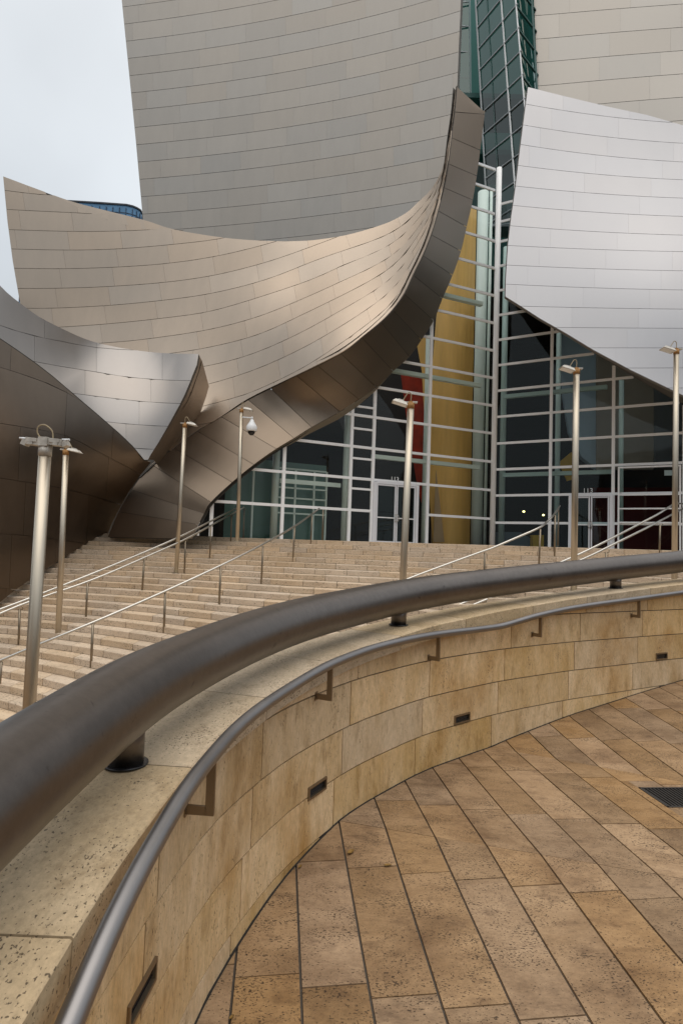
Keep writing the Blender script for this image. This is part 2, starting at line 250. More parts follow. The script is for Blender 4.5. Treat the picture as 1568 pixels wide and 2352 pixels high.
# ------------------------------------------------------------------ mesh helpers
class MB:
    def __init__(s): s.v = []; s.f = []; s.sm = []; s.n = {}
    def add(s, vs, fs, smooth=False):
        b = len(s.v); s.v += [tuple(map(float, v)) for v in vs]
        for f in fs: s.f.append(tuple(i + b for i in f)); s.sm.append(smooth)
        return b
    def hexa(s, c):          # c: 8 corners, 0-3 bottom loop, 4-7 top loop
        s.add(c, [(3, 2, 1, 0), (4, 5, 6, 7), (0, 1, 5, 4), (1, 2, 6, 5), (2, 3, 7, 6), (3, 0, 4, 7)])
    def box(s, c, sx, sy, sz, ax=None):
        c = np.array(c, float); X, Y, Z = (np.array(a, float) for a in (ax or ((1, 0, 0), (0, 1, 0), (0, 0, 1))))
        P = [c + X * a * sx / 2 + Y * b * sy / 2 + Z * d * sz / 2 for d in (-1, 1) for a, b in ((-1, -1), (1, -1), (1, 1), (-1, 1))]
        s.hexa(P)
    def bar(s, a, b, wdt, dep, side=(0, 0, 1)):
        a = np.array(a, float); b = np.array(b, float); d = b - a; L = np.linalg.norm(d)
        if L < 1e-6: return
        d /= L; sd_ = np.cross(d, np.array(side, float))
        if np.linalg.norm(sd_) < 1e-5: sd_ = np.cross(d, (1, 0, 0))
        sd_ /= np.linalg.norm(sd_); up = np.cross(sd_, d)
        s.box((a + b) / 2, L, dep, wdt, (d, sd_, up))
    def tube(s, pts, r, n=12, cap=True):
        P = [np.array(p, float) for p in pts]; rings = []; R = r if isinstance(r, (list, tuple)) else [r] * len(P)
        up = np.array((0.0, 0, 1.0)); 
        for i, p in enumerate(P):
            d = P[min(i + 1, len(P) - 1)] - P[max(i - 1, 0)]; d = d / (np.linalg.norm(d) + 1e-12)
            if i == 0:
                ref = up if abs(d @ up) < 0.95 else np.array((1.0, 0, 0)); x = np.cross(d, ref)
            else: x = x - d * (x @ d)
            x /= np.linalg.norm(x); y = np.cross(d, x)
            rings.append([p + (x * math.cos(2 * math.pi * k / n) + y * math.sin(2 * math.pi * k / n)) * R[i] for k in range(n)])
        b = s.add([q for rr in rings for q in rr], [(i * n + k, (i + 1) * n + k, (i + 1) * n + (k + 1) % n, i * n + (k + 1) % n) for i in range(len(P) - 1) for k in range(n)], True)
        if cap:
            for i, flip in ((0, True), (len(P) - 1, False)):
                f = [b + i * n + k for k in range(n)]; f = f[::-1] if not flip else f
                s.f.append(tuple(f)); s.sm.append(False)
    def build(s, name, mat, parent=None, **tagkw):
        return mk(name, s.v, s.f, mat, parent, s.sm, **tagkw)
def tag(o, label=None, cat=None, group=None, kind=None):
    if label: o['label'] = label
    if cat: o['category'] = cat
    if group: o['group'] = group
    if kind: o['kind'] = kind
    return o
def mk(name, vs, fs, mat, parent=None, sm=None, normals=None, recentre=True, **tk):
    A = np.array(vs, float); A[:, 2] += EZ
    c = (A.min(0) + A.max(0)) / 2 if recentre else np.zeros(3)
    if recentre and parent is None: c[2] = A[:, 2].min()
    me = bpy.data.meshes.new(name); me.from_pydata([tuple(v) for v in (A - c)], [], fs); me.materials.append(mat)
    if sm is not None and len(sm) == len(me.polygons): me.polygons.foreach_set('use_smooth', [bool(x) for x in sm])
    me.validate(); me.update()
    if normals is not None and len(normals) == len(me.vertices):
        me.polygons.foreach_set('use_smooth', [True] * len(me.polygons))
        me.normals_split_custom_set_from_vertices([tuple(n) for n in normals])
    o = bpy.data.objects.new(name, me); COL.objects.link(o)
    if parent is not None:
        o.parent = parent; pw = np.array(WORLD[parent.name]); o.location = tuple(c - pw)
    else: o.location = tuple(c)
    WORLD[o.name] = tuple(c)
    tag(o, **tk); return o
WORLD = {}
def empty(name, loc, label=None, cat=None, group=None, kind=None):
    o = bpy.data.objects.new(name, None); o.empty_display_size = 0.2; COL.objects.link(o)
    o.location = (float(loc[0]), float(loc[1]), float(loc[2]) + EZ); WORLD[o.name] = tuple(o.location)
    return tag(o, label, cat, group, kind)
def copy_tree(o, d, label=None):
    c = o.copy(); COL.objects.link(c); c.location = Vector(o.location) + Vector(d); WORLD[c.name] = tuple(c.location)
    if label: c['label'] = label
    for ch in o.children:
        k = ch.copy(); COL.objects.link(k); k.parent = c
        for g in ch.children:
            q = g.copy(); COL.objects.link(q); q.parent = k
    return c

# ------------------------------------------------------------------ polygons in the plane
def clip_convex(subj, clip):
    """part of polygon subj inside convex polygon clip"""
    area = sum(clip[i][0] * clip[(i + 1) % len(clip)][1] - clip[(i + 1) % len(clip)][0] * clip[i][1] for i in range(len(clip)))
    if abs(area) < 1e-9: return []
    sg = 1 if area > 0 else -1; out = list(subj)
    for i in range(len(clip)):
        a, b = clip[i], clip[(i + 1) % len(clip)]; ex, ey = b[0] - a[0], b[1] - a[1]
        inp, out = out, []
        if not inp: return []
        def side(p): return sg * (ex * (p[1] - a[1]) - ey * (p[0] - a[0]))
        for j in range(len(inp)):
            p, q = inp[j], inp[(j + 1) % len(inp)]; sp, sq = side(p), side(q)
            if sp >= 0: out.append(p)
            if (sp >= 0) != (sq >= 0):
                t = sp / (sp - sq); out.append((p[0] + (q[0] - p[0]) * t, p[1] + (q[1] - p[1]) * t))
    res = []
    for p in out:
        if not res or abs(p[0] - res[-1][0]) + abs(p[1] - res[-1][1]) > 1e-6: res.append(p)
    return res
def parea(P): return 0.5 * sum(P[i][0] * P[(i + 1) % len(P)][1] - P[(i + 1) % len(P)][0] * P[i][1] for i in range(len(P)))
def inpoly(p, P):
    c = False; x, y = p
    for i in range(len(P)):
        x1, y1 = P[i]; x2, y2 = P[(i + 1) % len(P)]
        if (y1 > y) != (y2 > y) and x < (x2 - x1) * (y - y1) / (y2 - y1) + x1: c = not c
    return c
def prism(poly, zt, thick, mb):
    """poly in plan with a top height function, extruded down"""
    if parea(poly) < 0: poly = poly[::-1]
    n = len(poly); top = [(p[0], p[1], zt(*p)) for p in poly]; bot = [(x, y, z - thick) for x, y, z in top]
    mb.add(top + bot, [tuple(range(n))] + [tuple(reversed(range(n, 2 * n)))] + [(i + n, (i + 1) % n + n, (i + 1) % n, i) for i in range(n)])

# ================================================================== GROUND
gm = MB(); gm.add([(-900, -900, -4.9), (900, -900, -4.9), (900, 900, -4.9), (-900, 900, -4.9)], [(0, 1, 2, 3)])
gm.build('ground', M_GROUND, kind='structure')

# plaza surface: ramp, landing, ramp (folds measured from the paving)
N1 = np.array((0.288, 0.957)); P1 = np.array((0.05, 3.73)); N2 = np.array((0.464, 0.886)); P2 = np.array((1.3, 5.22))
def gz(x, y):
    p = np.array((x, y)); a = (p - P1) @ N1; b = (p - P2) @ N2
    z = -1.61
    if a < 0: z += 0.085 * max(a, -9)
    if b > 0: z += 0.11 * min(b, 7)
    return z

# parapet plan curve (inner face)
WP = [(-.40, -3.0), (-.46, -1.5), (-.51, 0), (-.535, .8), (-.535, 1.5), (-.49, 2.2), (-.43, 2.55), (-.29, 3.02), (-.15, 3.36), (.12, 3.87), (.37, 4.22), (.66, 4.6), (1.0, 4.93), (1.38, 5.28), (1.8, 5.59), (2.25, 5.91), (2.7, 6.18), (3.1, 6.43), (3.5, 6.67), (3.9, 6.9), (5.2, 7.6), (7.5, 8.7), (10, 9.7)]
WC = [p for p in catmull(WP, 6)]
# light smoothing
for _ in range(6): WC = [WC[0]] + [(WC[i - 1] + 2 * WC[i] + WC[i + 1]) / 4 for i in range(1, len(WC) - 1)] + [WC[-1]]
WC = np.array(WC); WS = np.concatenate([[0], np.cumsum(np.linalg.norm(np.diff(WC, axis=0), axis=1))]); SL = WS[-1]
def wpos(s):
    return np.array((np.interp(s, WS, WC[:, 0]), np.interp(s, WS, WC[:, 1])))
def wtan(s):
    d = wpos(min(s + .08, SL)) - wpos(max(s - .08, 0)); return d / np.linalg.norm(d)
def woff(s, o):
    t = wtan(s); return wpos(s) + np.array((-t[1], t[0])) * o      # + is away from the plaza
def sofy(x, y):
    d = ((WC - np.array((x, y))) ** 2).sum(1); i = int(d.argmin()); return float(WS[i])
def sdist(x, y):
    """signed distance to the parapet's inner face, + away from the plaza"""
    s = sofy(x, y); t = wtan(s); d = np.array((x, y)) - wpos(s); return float(t[0] * d[1] - t[1] * d[0])
CAPT = [(y, z) for y, z in ((-3, -1.05), (0, -.90), (1.1, -.81), (1.45, -.775), (2.03, -.745), (2.84, -.695), (3.48, -.645), (4.26, -.585), (4.91, -.52), (5.49, -.45), (5.99, -.38), (6.51, -.305), (6.83, -.26), (9.7, .12))]
def capz(s): return interp(CAPT, wpos(s)[1])
def wall_hit(px, py, off):
    """walk along the offset curve and find where its azimuth meets the picture ray"""
    d = ray(px, py); best = None
    S = np.linspace(2.2, SL - .2, 1400); prev = None
    for s in S:
        p = woff(s, off); c = p[0] * d[1] - p[1] * d[0]
        if prev is not None and (c > 0) != (prev[1] > 0) and p[1] > 0.3:
            k = p[1] / d[1]; return s, p, d[2] * k
        prev = (s, c)
    return None

# paving stones
E1 = np.array((-.099, .995)); E1 /= np.linalg.norm(E1); E2 = np.array((E1[1], -E1[0]))
PS, PL = .2635, .825
grt = [atz(1462, 1809.5, -1.61)[:2], atz(1535, 1854.7, -1.61)[:2]]
g_t0, g_t1 = grt[1] @ E1, grt[0] @ E1; g_s0 = (grt[0] @ E2 + grt[1] @ E2) / 2; g_s1 = g_s0 + .42
paving = empty('paving', (0.5, 3.5, -1.64), kind='structure')
bmb = MB(); NX, NY = 26, 30
gx = np.concatenate([np.linspace(-1.3, 5, 50), np.linspace(6, 30, 8)]); gy = np.concatenate([np.linspace(-20, 0, 5), np.linspace(.5, 8, 60), np.linspace(9, 16, 4)])
bv = [(x, y, gz(x, y) - .011) for y in gy for x in gx]
bmb.add(bv, [(j * len(gx) + i, j * len(gx) + i + 1, (j + 1) * len(gx) + i + 1, (j + 1) * len(gx) + i) for j in range(len(gy) - 1) for i in range(len(gx) - 1)
             if not (sdist(gx[i + 1], gy[j]) > .3)])
bmb.build('joint_bed', M_GROUT, paving)
def half(poly, p0, n):   # keep (p-p0).n >= 0
    out = []
    for j in range(len(poly)):
        p, q = np.array(poly[j]), np.array(poly[(j + 1) % len(poly)]); sp, sq = (p - p0) @ n, (q - p0) @ n
        if sp >= 0: out.append(tuple(p))
        if (sp >= 0) != (sq >= 0): out.append(tuple(p + (q - p) * (sp / (sp - sq))))
    return out
stuff_mb = MB(); n_pav = 0
for j in range(-9, 50):
    for i in range(-6, 22):
        s0 = .943 + PS * j; t0 = 3.095 - .073 * j + PL * i
        q = [(s0 + .0052, t0 + .0032), (s0 + PS - .0052, t0 + .0032), (s0 + PS - .0052, t0 + PL - .0032), (s0 + .0052, t0 + PL - .0032)]
        q = [tuple(E2 * a + E1 * b) for a, b in q]
        cx = np.mean([p[0] for p in q]); cy = np.mean([p[1] for p in q])
        if cy < -6 or cy > 13 or cx > 14 or cx < -3: continue
        if min(sdist(*p) for p in q) > .12: continue
        pieces = []
        for za in (0, 1, 2):
            pl = q
            if za == 0: pl = half(pl, P1 - N1 * .0015, -N1)
            if za >= 1: pl = half(pl, P1 + N1 * .0015, N1)
            if za == 1 and pl: pl = half(pl, P2 - N2 * .001, -N2)
            if za == 2 and pl: pl = half(pl, P2 + N2 * .001, N2)
            if len(pl) >= 3 and abs(parea(pl)) > .0006: pieces.append(pl)
        final = []
        for pl in pieces:     # leave out the drain
            if max(p @ E2 for p in map(np.array, pl)) > g_s0 and min(p @ E2 for p in map(np.array, pl)) < g_s1 and max(p @ E1 for p in map(np.array, pl)) > g_t0 and min(p @ E1 for p in map(np.array, pl)) < g_t1:
                rest = pl
                for p0, n in ((E2 * g_s0, E2), (-E2 * -g_s1, -E2), (E1 * g_t0, E1), (E1 * g_t1, -E1)):
                    if len(rest) < 3: break
                    o_ = half(rest, p0, -n); 
                    if len(o_) >= 3 and abs(parea(o_)) > .0004: final.append(o_)
                    rest = half(rest, p0, n)
            else: final.append(pl)
        for pl in final:
            dz = random.uniform(-.001, .001); near = 0.9 < cy < 7.4 and cx < 5.2
            if near and cy > .9:
                xs, ys = zip(*[proj((p[0], p[1], gz(*p))) for p in pl]); near = max(xs) > -60 and min(xs) < 1640 and min(ys) < 2450
            if near and n_pav < 290:
                m_ = MB(); prism(pl, lambda x, y: gz(x, y) + dz, .03, m_); m_.build('paving_stone', M_PAVE, paving); n_pav += 1
            else: prism(pl, lambda x, y: gz(x, y) + dz, .03, stuff_mb)
stuff_mb.build('outer_paving_stones', M_PAVE, paving, kind='stuff')

# drain grate
dg = empty('drain_grate', (*(E2 * (g_s0 + .2) + E1 * (g_t0 + g_t1) / 2), -1.62), 'black cast iron drain grate let into the brown paving', 'drain')
def gp(a, b, z=-1.612): return np.array((*(E2 * a + E1 * b), z))
m_ = MB()
for a, b in ((gp(g_s0 + .008, g_t0), gp(g_s0 + .008, g_t1)), (gp(g_s1 - .008, g_t0), gp(g_s1 - .008, g_t1)), (gp(g_s0, g_t0 + .008), gp(g_s1, g_t0 + .008)), (gp(g_s0, g_t1 - .008), gp(g_s1, g_t1 - .008))):
    m_.bar(a, b, .012, .014)
m_.build('frame', M_IRON, dg)
m_ = MB(); n_ = 16
for k in range(1, n_):
    a = lerp(g_s0, g_s1, k / n_); m_.bar(gp(a, g_t0 + .012), gp(a, g_t1 - .012), .006, .009)
m_.build('bars', M_IRON, dg, kind='stuff')
m_ = MB(); m_.box(gp((g_s0 + g_s1) / 2, (g_t0 + g_t1) / 2, -1.6177), g_s1 - g_s0 - .02, g_t1 - g_t0 - .02, .001, ((*E2, 0), (*E1, 0), (0, 0, 1))); m_.build('pit', M_SHADOWGAP, dg)

# dry leaves and a bolt on the paving
def leaf(px, py, ang, L, curl, label):
    q = None
    z = -1.65
    for _ in range(6): q = atz(px, py, z); z = gz(q[0], q[1]) + .004
    m_ = MB(); d = np.array((math.cos(ang), math.sin(ang))); n = np.array((-d[1], d[0])); V = []; Fc = []
    for k in range(7):
        t = k / 6 * 2 - 1; wd = L * .22 * (1 - t * t) ** .7
        for sgn in (-1, 0, 1):
            p = q[:2] + d * t * L / 2 + n * sgn * wd; V.append((p[0], p[1], z + curl * (t * t) * .5 + abs(sgn) * wd * .6 * (0.4 + k * .1)))
    for k in range(6):
        b = k * 3; Fc += [(b, b + 3, b + 4, b + 1), (b + 1, b + 4, b + 5, b + 2)]
    V2 = [(x, y, zz + .0012) for x, y, zz in V]; off = len(V)
    m_.add(V + V2, [f[::-1] for f in Fc] + [tuple(i + off for i in f) for f in Fc])
    m_.build('leaf', M_LEAF, label=label, cat='leaf')
leaf(805, 1958, 1.0, .060, .012, 'large curled dry leaf in the middle of the paving stone near the wall')
leaf(689, 1991, 1.2, .034, .006, 'small dry leaf close to the foot of the curved wall')
leaf(890, 1988, .1, .045, .004, 'dry leaf lying along a joint between two paving stones')
leaf(532, 2337, 1.1, .028, .004, 'tiny dry leaf nearest the bottom of the picture')

# ================================================================== PARAPET WALL
wall = empty('parapet_wall', (0, 4.2, -1.6), 'low curved beige travertine parapet wall along the ramp', 'wall')
HC = .27
cm = MB(); SS = np.arange(0.0, SL + .001, .12); prof = []
for s in SS:
    a = woff(s, .012); b = woff(s, .375); zt = capz(s) - .102
    prof.append([(a[0], a[1], gz(*wpos(s)) - .4), (a[0], a[1], zt), (b[0], b[1], zt), (b[0], b[1], -4.9)])
for i in range(len(SS) - 1):
    A, B = prof[i], prof[i + 1]
    cm.add(A + B, [(0, 4, 5, 1), (1, 5, 6, 2), (2, 6, 7, 3)])
cm.build('wall_core', M_GROUTW, wall)
s_ref = sofy(1.454, 5.39)
def curved_block(mb, s0, s1, zb, zt, o0, o1, n=4):
    """block following the wall between offsets o0 (front) and o1 (back); zb, zt functions of s"""
    V = []
    for k in range(n + 1):
        s = lerp(s0, s1, k / n); a = woff(s, o0); b = woff(s, o1)
        V += [(a[0], a[1], zb(s)), (a[0], a[1], zt(s)), (b[0], b[1], zt(s)), (b[0], b[1], zb(s))]
    Fc = [(0, 1, 2, 3), (4 * n + 3, 4 * n + 2, 4 * n + 1, 4 * n)]
    for k in range(n):
        b = 4 * k; Fc += [(b, b + 4, b + 5, b + 1), (b + 1, b + 5, b + 6, b + 2), (b + 2, b + 6, b + 7, b + 3), (b + 3, b + 7, b + 4, b)]
    mb.add(V, Fc)
def capb(s): return capz(s) - .105
LIGHTS = []
for (xa, ya), (xb, yb) in (((292, 2330), (352, 2235)), ((696, 1838), (755, 1785)), ((1032, 1660), (1085, 1640)), ((1495, 1508), (1538, 1506))):
    a = wall_hit(xa, ya, 0); b = wall_hit(xb, yb, 0)
    if a and b: LIGHTS.append(((a[0] + b[0]) / 2, (a[2] + b[2]) / 2))
print('LIGHTS', LIGHTS, 'cap', [round(capz(l[0]), 2) for l in LIGHTS])
LW, LH = .105, .036      # half sizes of the recess opening
for n in range(1, 9):
    s0 = s_ref - .085 * (n - 3)
    for i in range(-10, 12):
        a = s0 + i * 1.02 + .0048; b = a + 1.02 - .0096
        if b < .1 or a > SL - .1: continue
        a = max(a, 0); b = min(b, SL)
        top = lambda s: min(-n * HC - .0045, capb(s)); bot = lambda s: max(-(n + 1) * HC + .0045, gz(*wpos(s)) - .03)
        if max(top(s) - bot(s) for s in (a, (a + b) / 2, b)) < .012: continue
        tp = lambda s: max(top(s), bot(s) + .001)
        # cut round the recessed lights
        segs = [(a, b, bot, tp)]
        for ls, lz in LIGHTS:
            new = []
            for (x0, x1, fb, ft) in segs:
                if x1 < ls - LW or x0 > ls + LW or fb(ls) > lz + LH or ft(ls) < lz - LH: new.append((x0, x1, fb, ft)); continue
                if x0 < ls - LW: new.append((x0, ls - LW, fb, ft))
                if x1 > ls + LW: new.append((ls + LW, x1, fb, ft))
                c0, c1 = max(x0, ls - LW), min(x1, ls + LW)
                if ft(ls) > lz + LH + .002: new.append((c0, c1, (lambda s, lz=lz: lz + LH), ft))
                if fb(ls) < lz - LH - .002: new.append((c0, c1, fb, (lambda s, lz=lz: lz - LH)))
            segs = new
        m_ = MB(); pr = random.uniform(0, .0015)
        for x0, x1, fb, ft in segs:
            if x1 - x0 > .002: curved_block(m_, x0, x1, fb, ft, -pr, .03, max(1, int((x1 - x0) / .17)))
        m_.build('wall_stone', M_WALL, wall)
# coping
cj = [sofy(*p) for p in ((-.51, 1.26), (-.47, 2.03), (-.31, 2.84), (-.05, 3.48), (.44, 4.26), (1.02, 4.91), (1.72, 5.49), (2.45, 5.99), (3.29, 6.51))]
cj = [cj[0] - .85 * k for k in (6, 5, 4, 3, 2, 1)] + cj + [cj[-1] + .95 * k for k in range(1, 8)]
for a, b in zip(cj, cj[1:]):
    if b < .05 or a > SL - .05: continue
    a, b = max(a, 0), min(b, SL); m_ = MB(); n = 6; V = []
    for k in range(n + 1):
        s = lerp(a + .0035, b - .0035, k / n); z = capz(s)
        for o_, zz in ((-.028, z - .100), (-.030, z - .004), (-.026, z), (.396, z), (.400, z - .1)):
            p = woff(s, o_); V.append((p[0], p[1], zz))
    Fc = [(0, 1, 2, 3, 4), tuple(5 * n + i for i in (4, 3, 2, 1, 0))]
    for k in range(n):
        b_ = 5 * k
        for i in range(5): Fc.append((b_ + i, b_ + 5 + i, b_ + 5 + (i + 1) % 5, b_ + (i + 1) % 5))
    m_.add(V, Fc); m_.build('coping_stone', M_CAP, wall)
# dark foot joint
m_ = MB()
for i in range(len(SS) - 1):
    q = []
    for s in (SS[i], SS[i + 1]):
        for o_ in (-.010, .01):
            p = woff(s, o_); g_ = gz(*wpos(s)); q += [(p[0], p[1], g_ + .0008), (p[0], p[1], g_ + .004)]
    m_.add(q, [(0, 4, 5, 1), (1, 5, 7, 3)])
m_.build('foot_joint', M_SHADOWGAP, wall)

# recessed wall lights
for (ls, lz), lab in zip(LIGHTS, ('steel framed recessed light nearest the bottom left of the curved wall', 'recessed wall light below the second handrail bracket', 'small recessed light halfway along the curved wall', 'farthest recessed light at the right end of the wall')):
    c = wpos(ls); e_ = empty('recessed_wall_light', (*c, lz), lab, 'wall light', 'recessed lights in the curved wall')
    T = wtan(ls); Nn = np.array((-T[1], T[0])); ax = ((T[0], T[1], 0), (Nn[0], Nn[1], 0), (0, 0, 1)); c3 = np.array((*c, lz)); t3 = np.array((T[0], T[1], 0)); n3 = np.array((*Nn, 0))
    m_ = MB(); fw = .012
    for sg in (-1, 1):
        m_.box(c3 + t3 * sg * (LW - fw / 2 - .001) + n3 * .002, fw, .022, LH * 2 - .003, ax); m_.box(c3 + np.array((0, 0, sg * (LH - fw / 2 - .001))) + n3 * .002, LW * 2 - 2 * fw - .002, .022, fw, ax)
    m_.build('frame', M_BRACK, e_)
    m_ = MB(); m_.box(c3 + n3 * .008, LW * 2 - 2 * fw, .004, LH * 2 - 2 * fw, ax)
    for k in range(3): m_.box(c3 + np.array((0, 0, (k - 1) * .012)) + n3 * .003, LW * 2 - 2 * fw - .004, .006, .002, ax)
    m_.build('lens', M_BLACK, e_)

# big tube rail on the coping
TZ = [(-3, -.80), (0, -.70), (1.5, -.62), (1.77, -.605), (2.02, -.59), (2.34, -.57), (2.70, -.545), (3.08, -.515), (3.49, -.48), (3.91, -.44), (4.28, -.41), (4.89, -.35), (5.51, -.28), (6.07, -.21), (6.62, -.125), (7.37, -.01), (8.5, .14), (11, .5)]
tr_ = empty('tube_rail', (*woff(sofy(.66, 4.6), .3), -.6), 'thick brushed steel tube rail carried on stubs along the wall top', 'rail')
pts = []
TC = [(101, 1736), (201, 1661), (302, 1590), (403, 1537.5), (504, 1491.5), (605, 1449.5), (705, 1418.5), (790, 1399), (881, 1378), (931, 1368.5), (982, 1359), (1082, 1344.5), (1183, 1332), (1283, 1320), (1383, 1308.5), (1568, 1290)]
def toff(s): return interp([(1.0, .195), (2.0, .195), (4.9, .195), (6.5, .215), (8, .22)], wpos(s)[1])
tp_ = []
for x, y in TC:
    h = None
    for _ in range(3):
        o_ = .2 if h is None else toff(h[0]); h = wall_hit(x, y, o_)
    tp_.append((h[0], h[2]))
print('TUBE', [(round(a, 2), round(b, 3), round(capz(a), 3)) for a, b in tp_])
def tubez(s):
    if s < tp_[0][0]: return tp_[0][1] + (s - tp_[0][0]) * .05
    if s > tp_[-1][0]: return tp_[-1][1] + (s - tp_[-1][0]) * .14
    return float(np.interp(s, [a for a, b in tp_], [b for a, b in tp_]))
for s in np.arange(.3, SL - .1, .11):
    p = woff(s, toff(s)); pts.append((p[0], p[1], tubez(s)))
for _ in range(8): pts = [pts[0]] + [tuple((np.array(pts[i - 1]) + 2 * np.array(pts[i]) + np.array(pts[i + 1])) / 4) for i in range(1, len(pts) - 1)] + [pts[-1]]
m_ = MB(); m_.tube(pts, .128, 40); m_.build('tube', M_TUBE, tr_)
for px, py in ((285, 1756), (918, 1438), (1408, 1352)):
    s = {285: 5.08, 918: 7.82, 1408: 10.95}[px]; p = woff(s, toff(s)); zc = capz(s); zt = tubez(s)
    m_ = MB(); m_.tube([(p[0], p[1], zc), (p[0], p[1], zt - .06)], .058, 28); m_.build('stub_post', M_TUBE, tr_)
    m_ = MB(); m_.tube([(p[0], p[1], zc + .0005), (p[0], p[1], zc + .007)], .074, 28); m_.build('base_ring', M_BLACK, tr_)

for px in (120, 836, 1300):     # weld seams and round plugs on the tube
    h = wall_hit(px, interp([(x, y) for x, y in TC], px), toff(5.0 if px < 300 else 8.0)); s = h[0]; q = [np.array((*woff(s + d_, toff(s)), tubez(s + d_))) for d_ in (-.004, .004)]
    m_ = MB(); m_.tube(q, .1287, 40, cap=False); m_.build('weld_seam', M_TUBE, tr_)
# wall mounted handrail
hr_ = empty('wall_handrail', (*wpos(s_ref), -.7), 'slim brushed steel handrail bracketed to the curved stone wall', 'handrail')
RP = [(160, 2352), (205, 2235), (255, 2125), (315, 2005), (380, 1888), (430, 1805), (500, 1720), (600, 1625), (680, 1571), (760, 1525), (850, 1491), (940, 1468), (1020, 1455), (1100, 1445.5), (1150, 1439), (1180, 1430), (1230, 1414.5), (1300, 1399), (1385, 1386), (1480, 1373), (1568, 1361)]
rp = []
for x, y in RP:
    h = wall_hit(x, y, -.085)
    if h: rp.append((h[0], h[2]))
RZ = rp; print('RAILZ', [(round(a, 2), round(b, 3)) for a, b in rp])
S0 = rp[0][0]; S1 = rp[-1][0]
sl0 = (rp[3][1] - rp[0][1]) / (rp[3][0] - rp[0][0]); 
def railz(s):
    if s < S0: return rp[0][1] + sl0 * (s - S0)
    if s > S1: return rp[-1][1] + .115 * (s - S1)
    return float(np.interp(s, [a for a, b in rp], [b for a, b in rp]))
pts = []
for s in np.arange(1.2, SL - .3, .07):
    p = woff(s, -.085); pts.append((p[0], p[1], railz(s)))
for _ in range(3): pts = [pts[0]] + [tuple((np.array(pts[i - 1]) + 2 * np.array(pts[i]) + np.array(pts[i + 1])) / 4) for i in range(1, len(pts) - 1)] + [pts[-1]]
m_ = MB(); m_.tube(pts, .0255, 20); m_.build('rail', M_RAIL, hr_)
for px, py in ((485, 1760), (757, 1545), (1005, 1470), (1239, 1425), (1466, 1385)):
    s, p, z = wall_hit(px, py, -.085); zt = railz(s); T = wtan(s); Nn = np.array((-T[1], T[0], 0)); t3 = np.array((T[0], T[1], 0)); q = np.array((p[0], p[1], 0)) 
    m_ = MB(); ax = (t3, Nn, (0, 0, 1)); L_ = .185
    m_.box(q + np.array((0, 0, zt - .012 - L_ / 2)), .012, .030, L_, ax)
    m_.box(q + Nn * (.048) + np.array((0, 0, zt - .012 - L_ + .015)), .012, .072, .030, ax)
    m_.box(q + Nn * (.0825) + np.array((0, 0, zt - .012 - L_ + .015)), .030, .006, .045, ax)
    m_.build('bracket', M_BRACK, hr_)
# ================================================================== STEPS
LT = [(-14, 23.0), (-9, 23.0), (-6, 23.0), (-3, 22.6), (0, 21.9), (2, 21.3), (4.8, 20.2), (9.9, 18.2), (14, 16.6), (20, 14.6)]
PT = [(-14, .385), (-9, .405), (-8, .42), (-6.3, .456), (-4.5, .50), (-3.3, .545), (-1.3, .60), (1, .60), (5, .57), (10, .5), (20, .5)]
def smooth_tab(T):
    xs = np.linspace(T[0][0], T[-1][0], 120); ys = np.array([interp(T, x) for x in xs])
    for _ in range(25): ys[1:-1] = (ys[:-2] + 2 * ys[1:-1] + ys[2:]) / 4
    return lambda x: float(np.interp(x, xs, ys))
LF, PF = smooth_tab(LT), smooth_tab(PT)
RISE = .15; ZL = .30; NK = 30
def sY(k, X): return LF(X) - k * PF(X)          # plan of the foot of riser k-1
def step_z(X, Y):
    k = (LF(X) - Y) / PF(X)
    return ZL - RISE * max(0, math.ceil(k - 1e-6) if k > 0 else 0) if k > 0 else ZL
def step_zs(X, Y):   # smooth pitch line over the nosings
    k = (LF(X) - Y) / PF(X); return ZL - RISE * max(0, k - 1)
def xleft(Y): return -9.05 - .085 * (23 - Y) - .25
steps = empty('stairway', (-2, 16, -2), kind='structure')
XS = np.arange(-12, 15.01, .45)
m_ = MB()                                    # dark core under the blocks
for k in range(0, NK):
    z = ZL - RISE * k
    for xa, xb in zip(XS, XS[1:]):
        if min(sdist(xa, sY(k + 1, xa)), sdist(xb, sY(k + 1, xb))) < .05 and xa > -1: continue
        f0, f1 = sY(k + 1, xa) + .03, sY(k + 1, xb) + .03; b0, b1 = sY(k, xa) + .03, sY(k, xb) + .03
        if k == 0: b0 = b1 = 23.2
        m_.add([(xa, f0, z - .02), (xb, f1, z - .02), (xb, b1, z - .02), (xa, b0, z - .02), (xa, f0, z - RISE - .03), (xb, f1, z - RISE - .03)], [(0, 1, 2, 3), (4, 5, 1, 0)])
m_.build('stair_core', M_SHADOWGAP, steps)
blocks = []
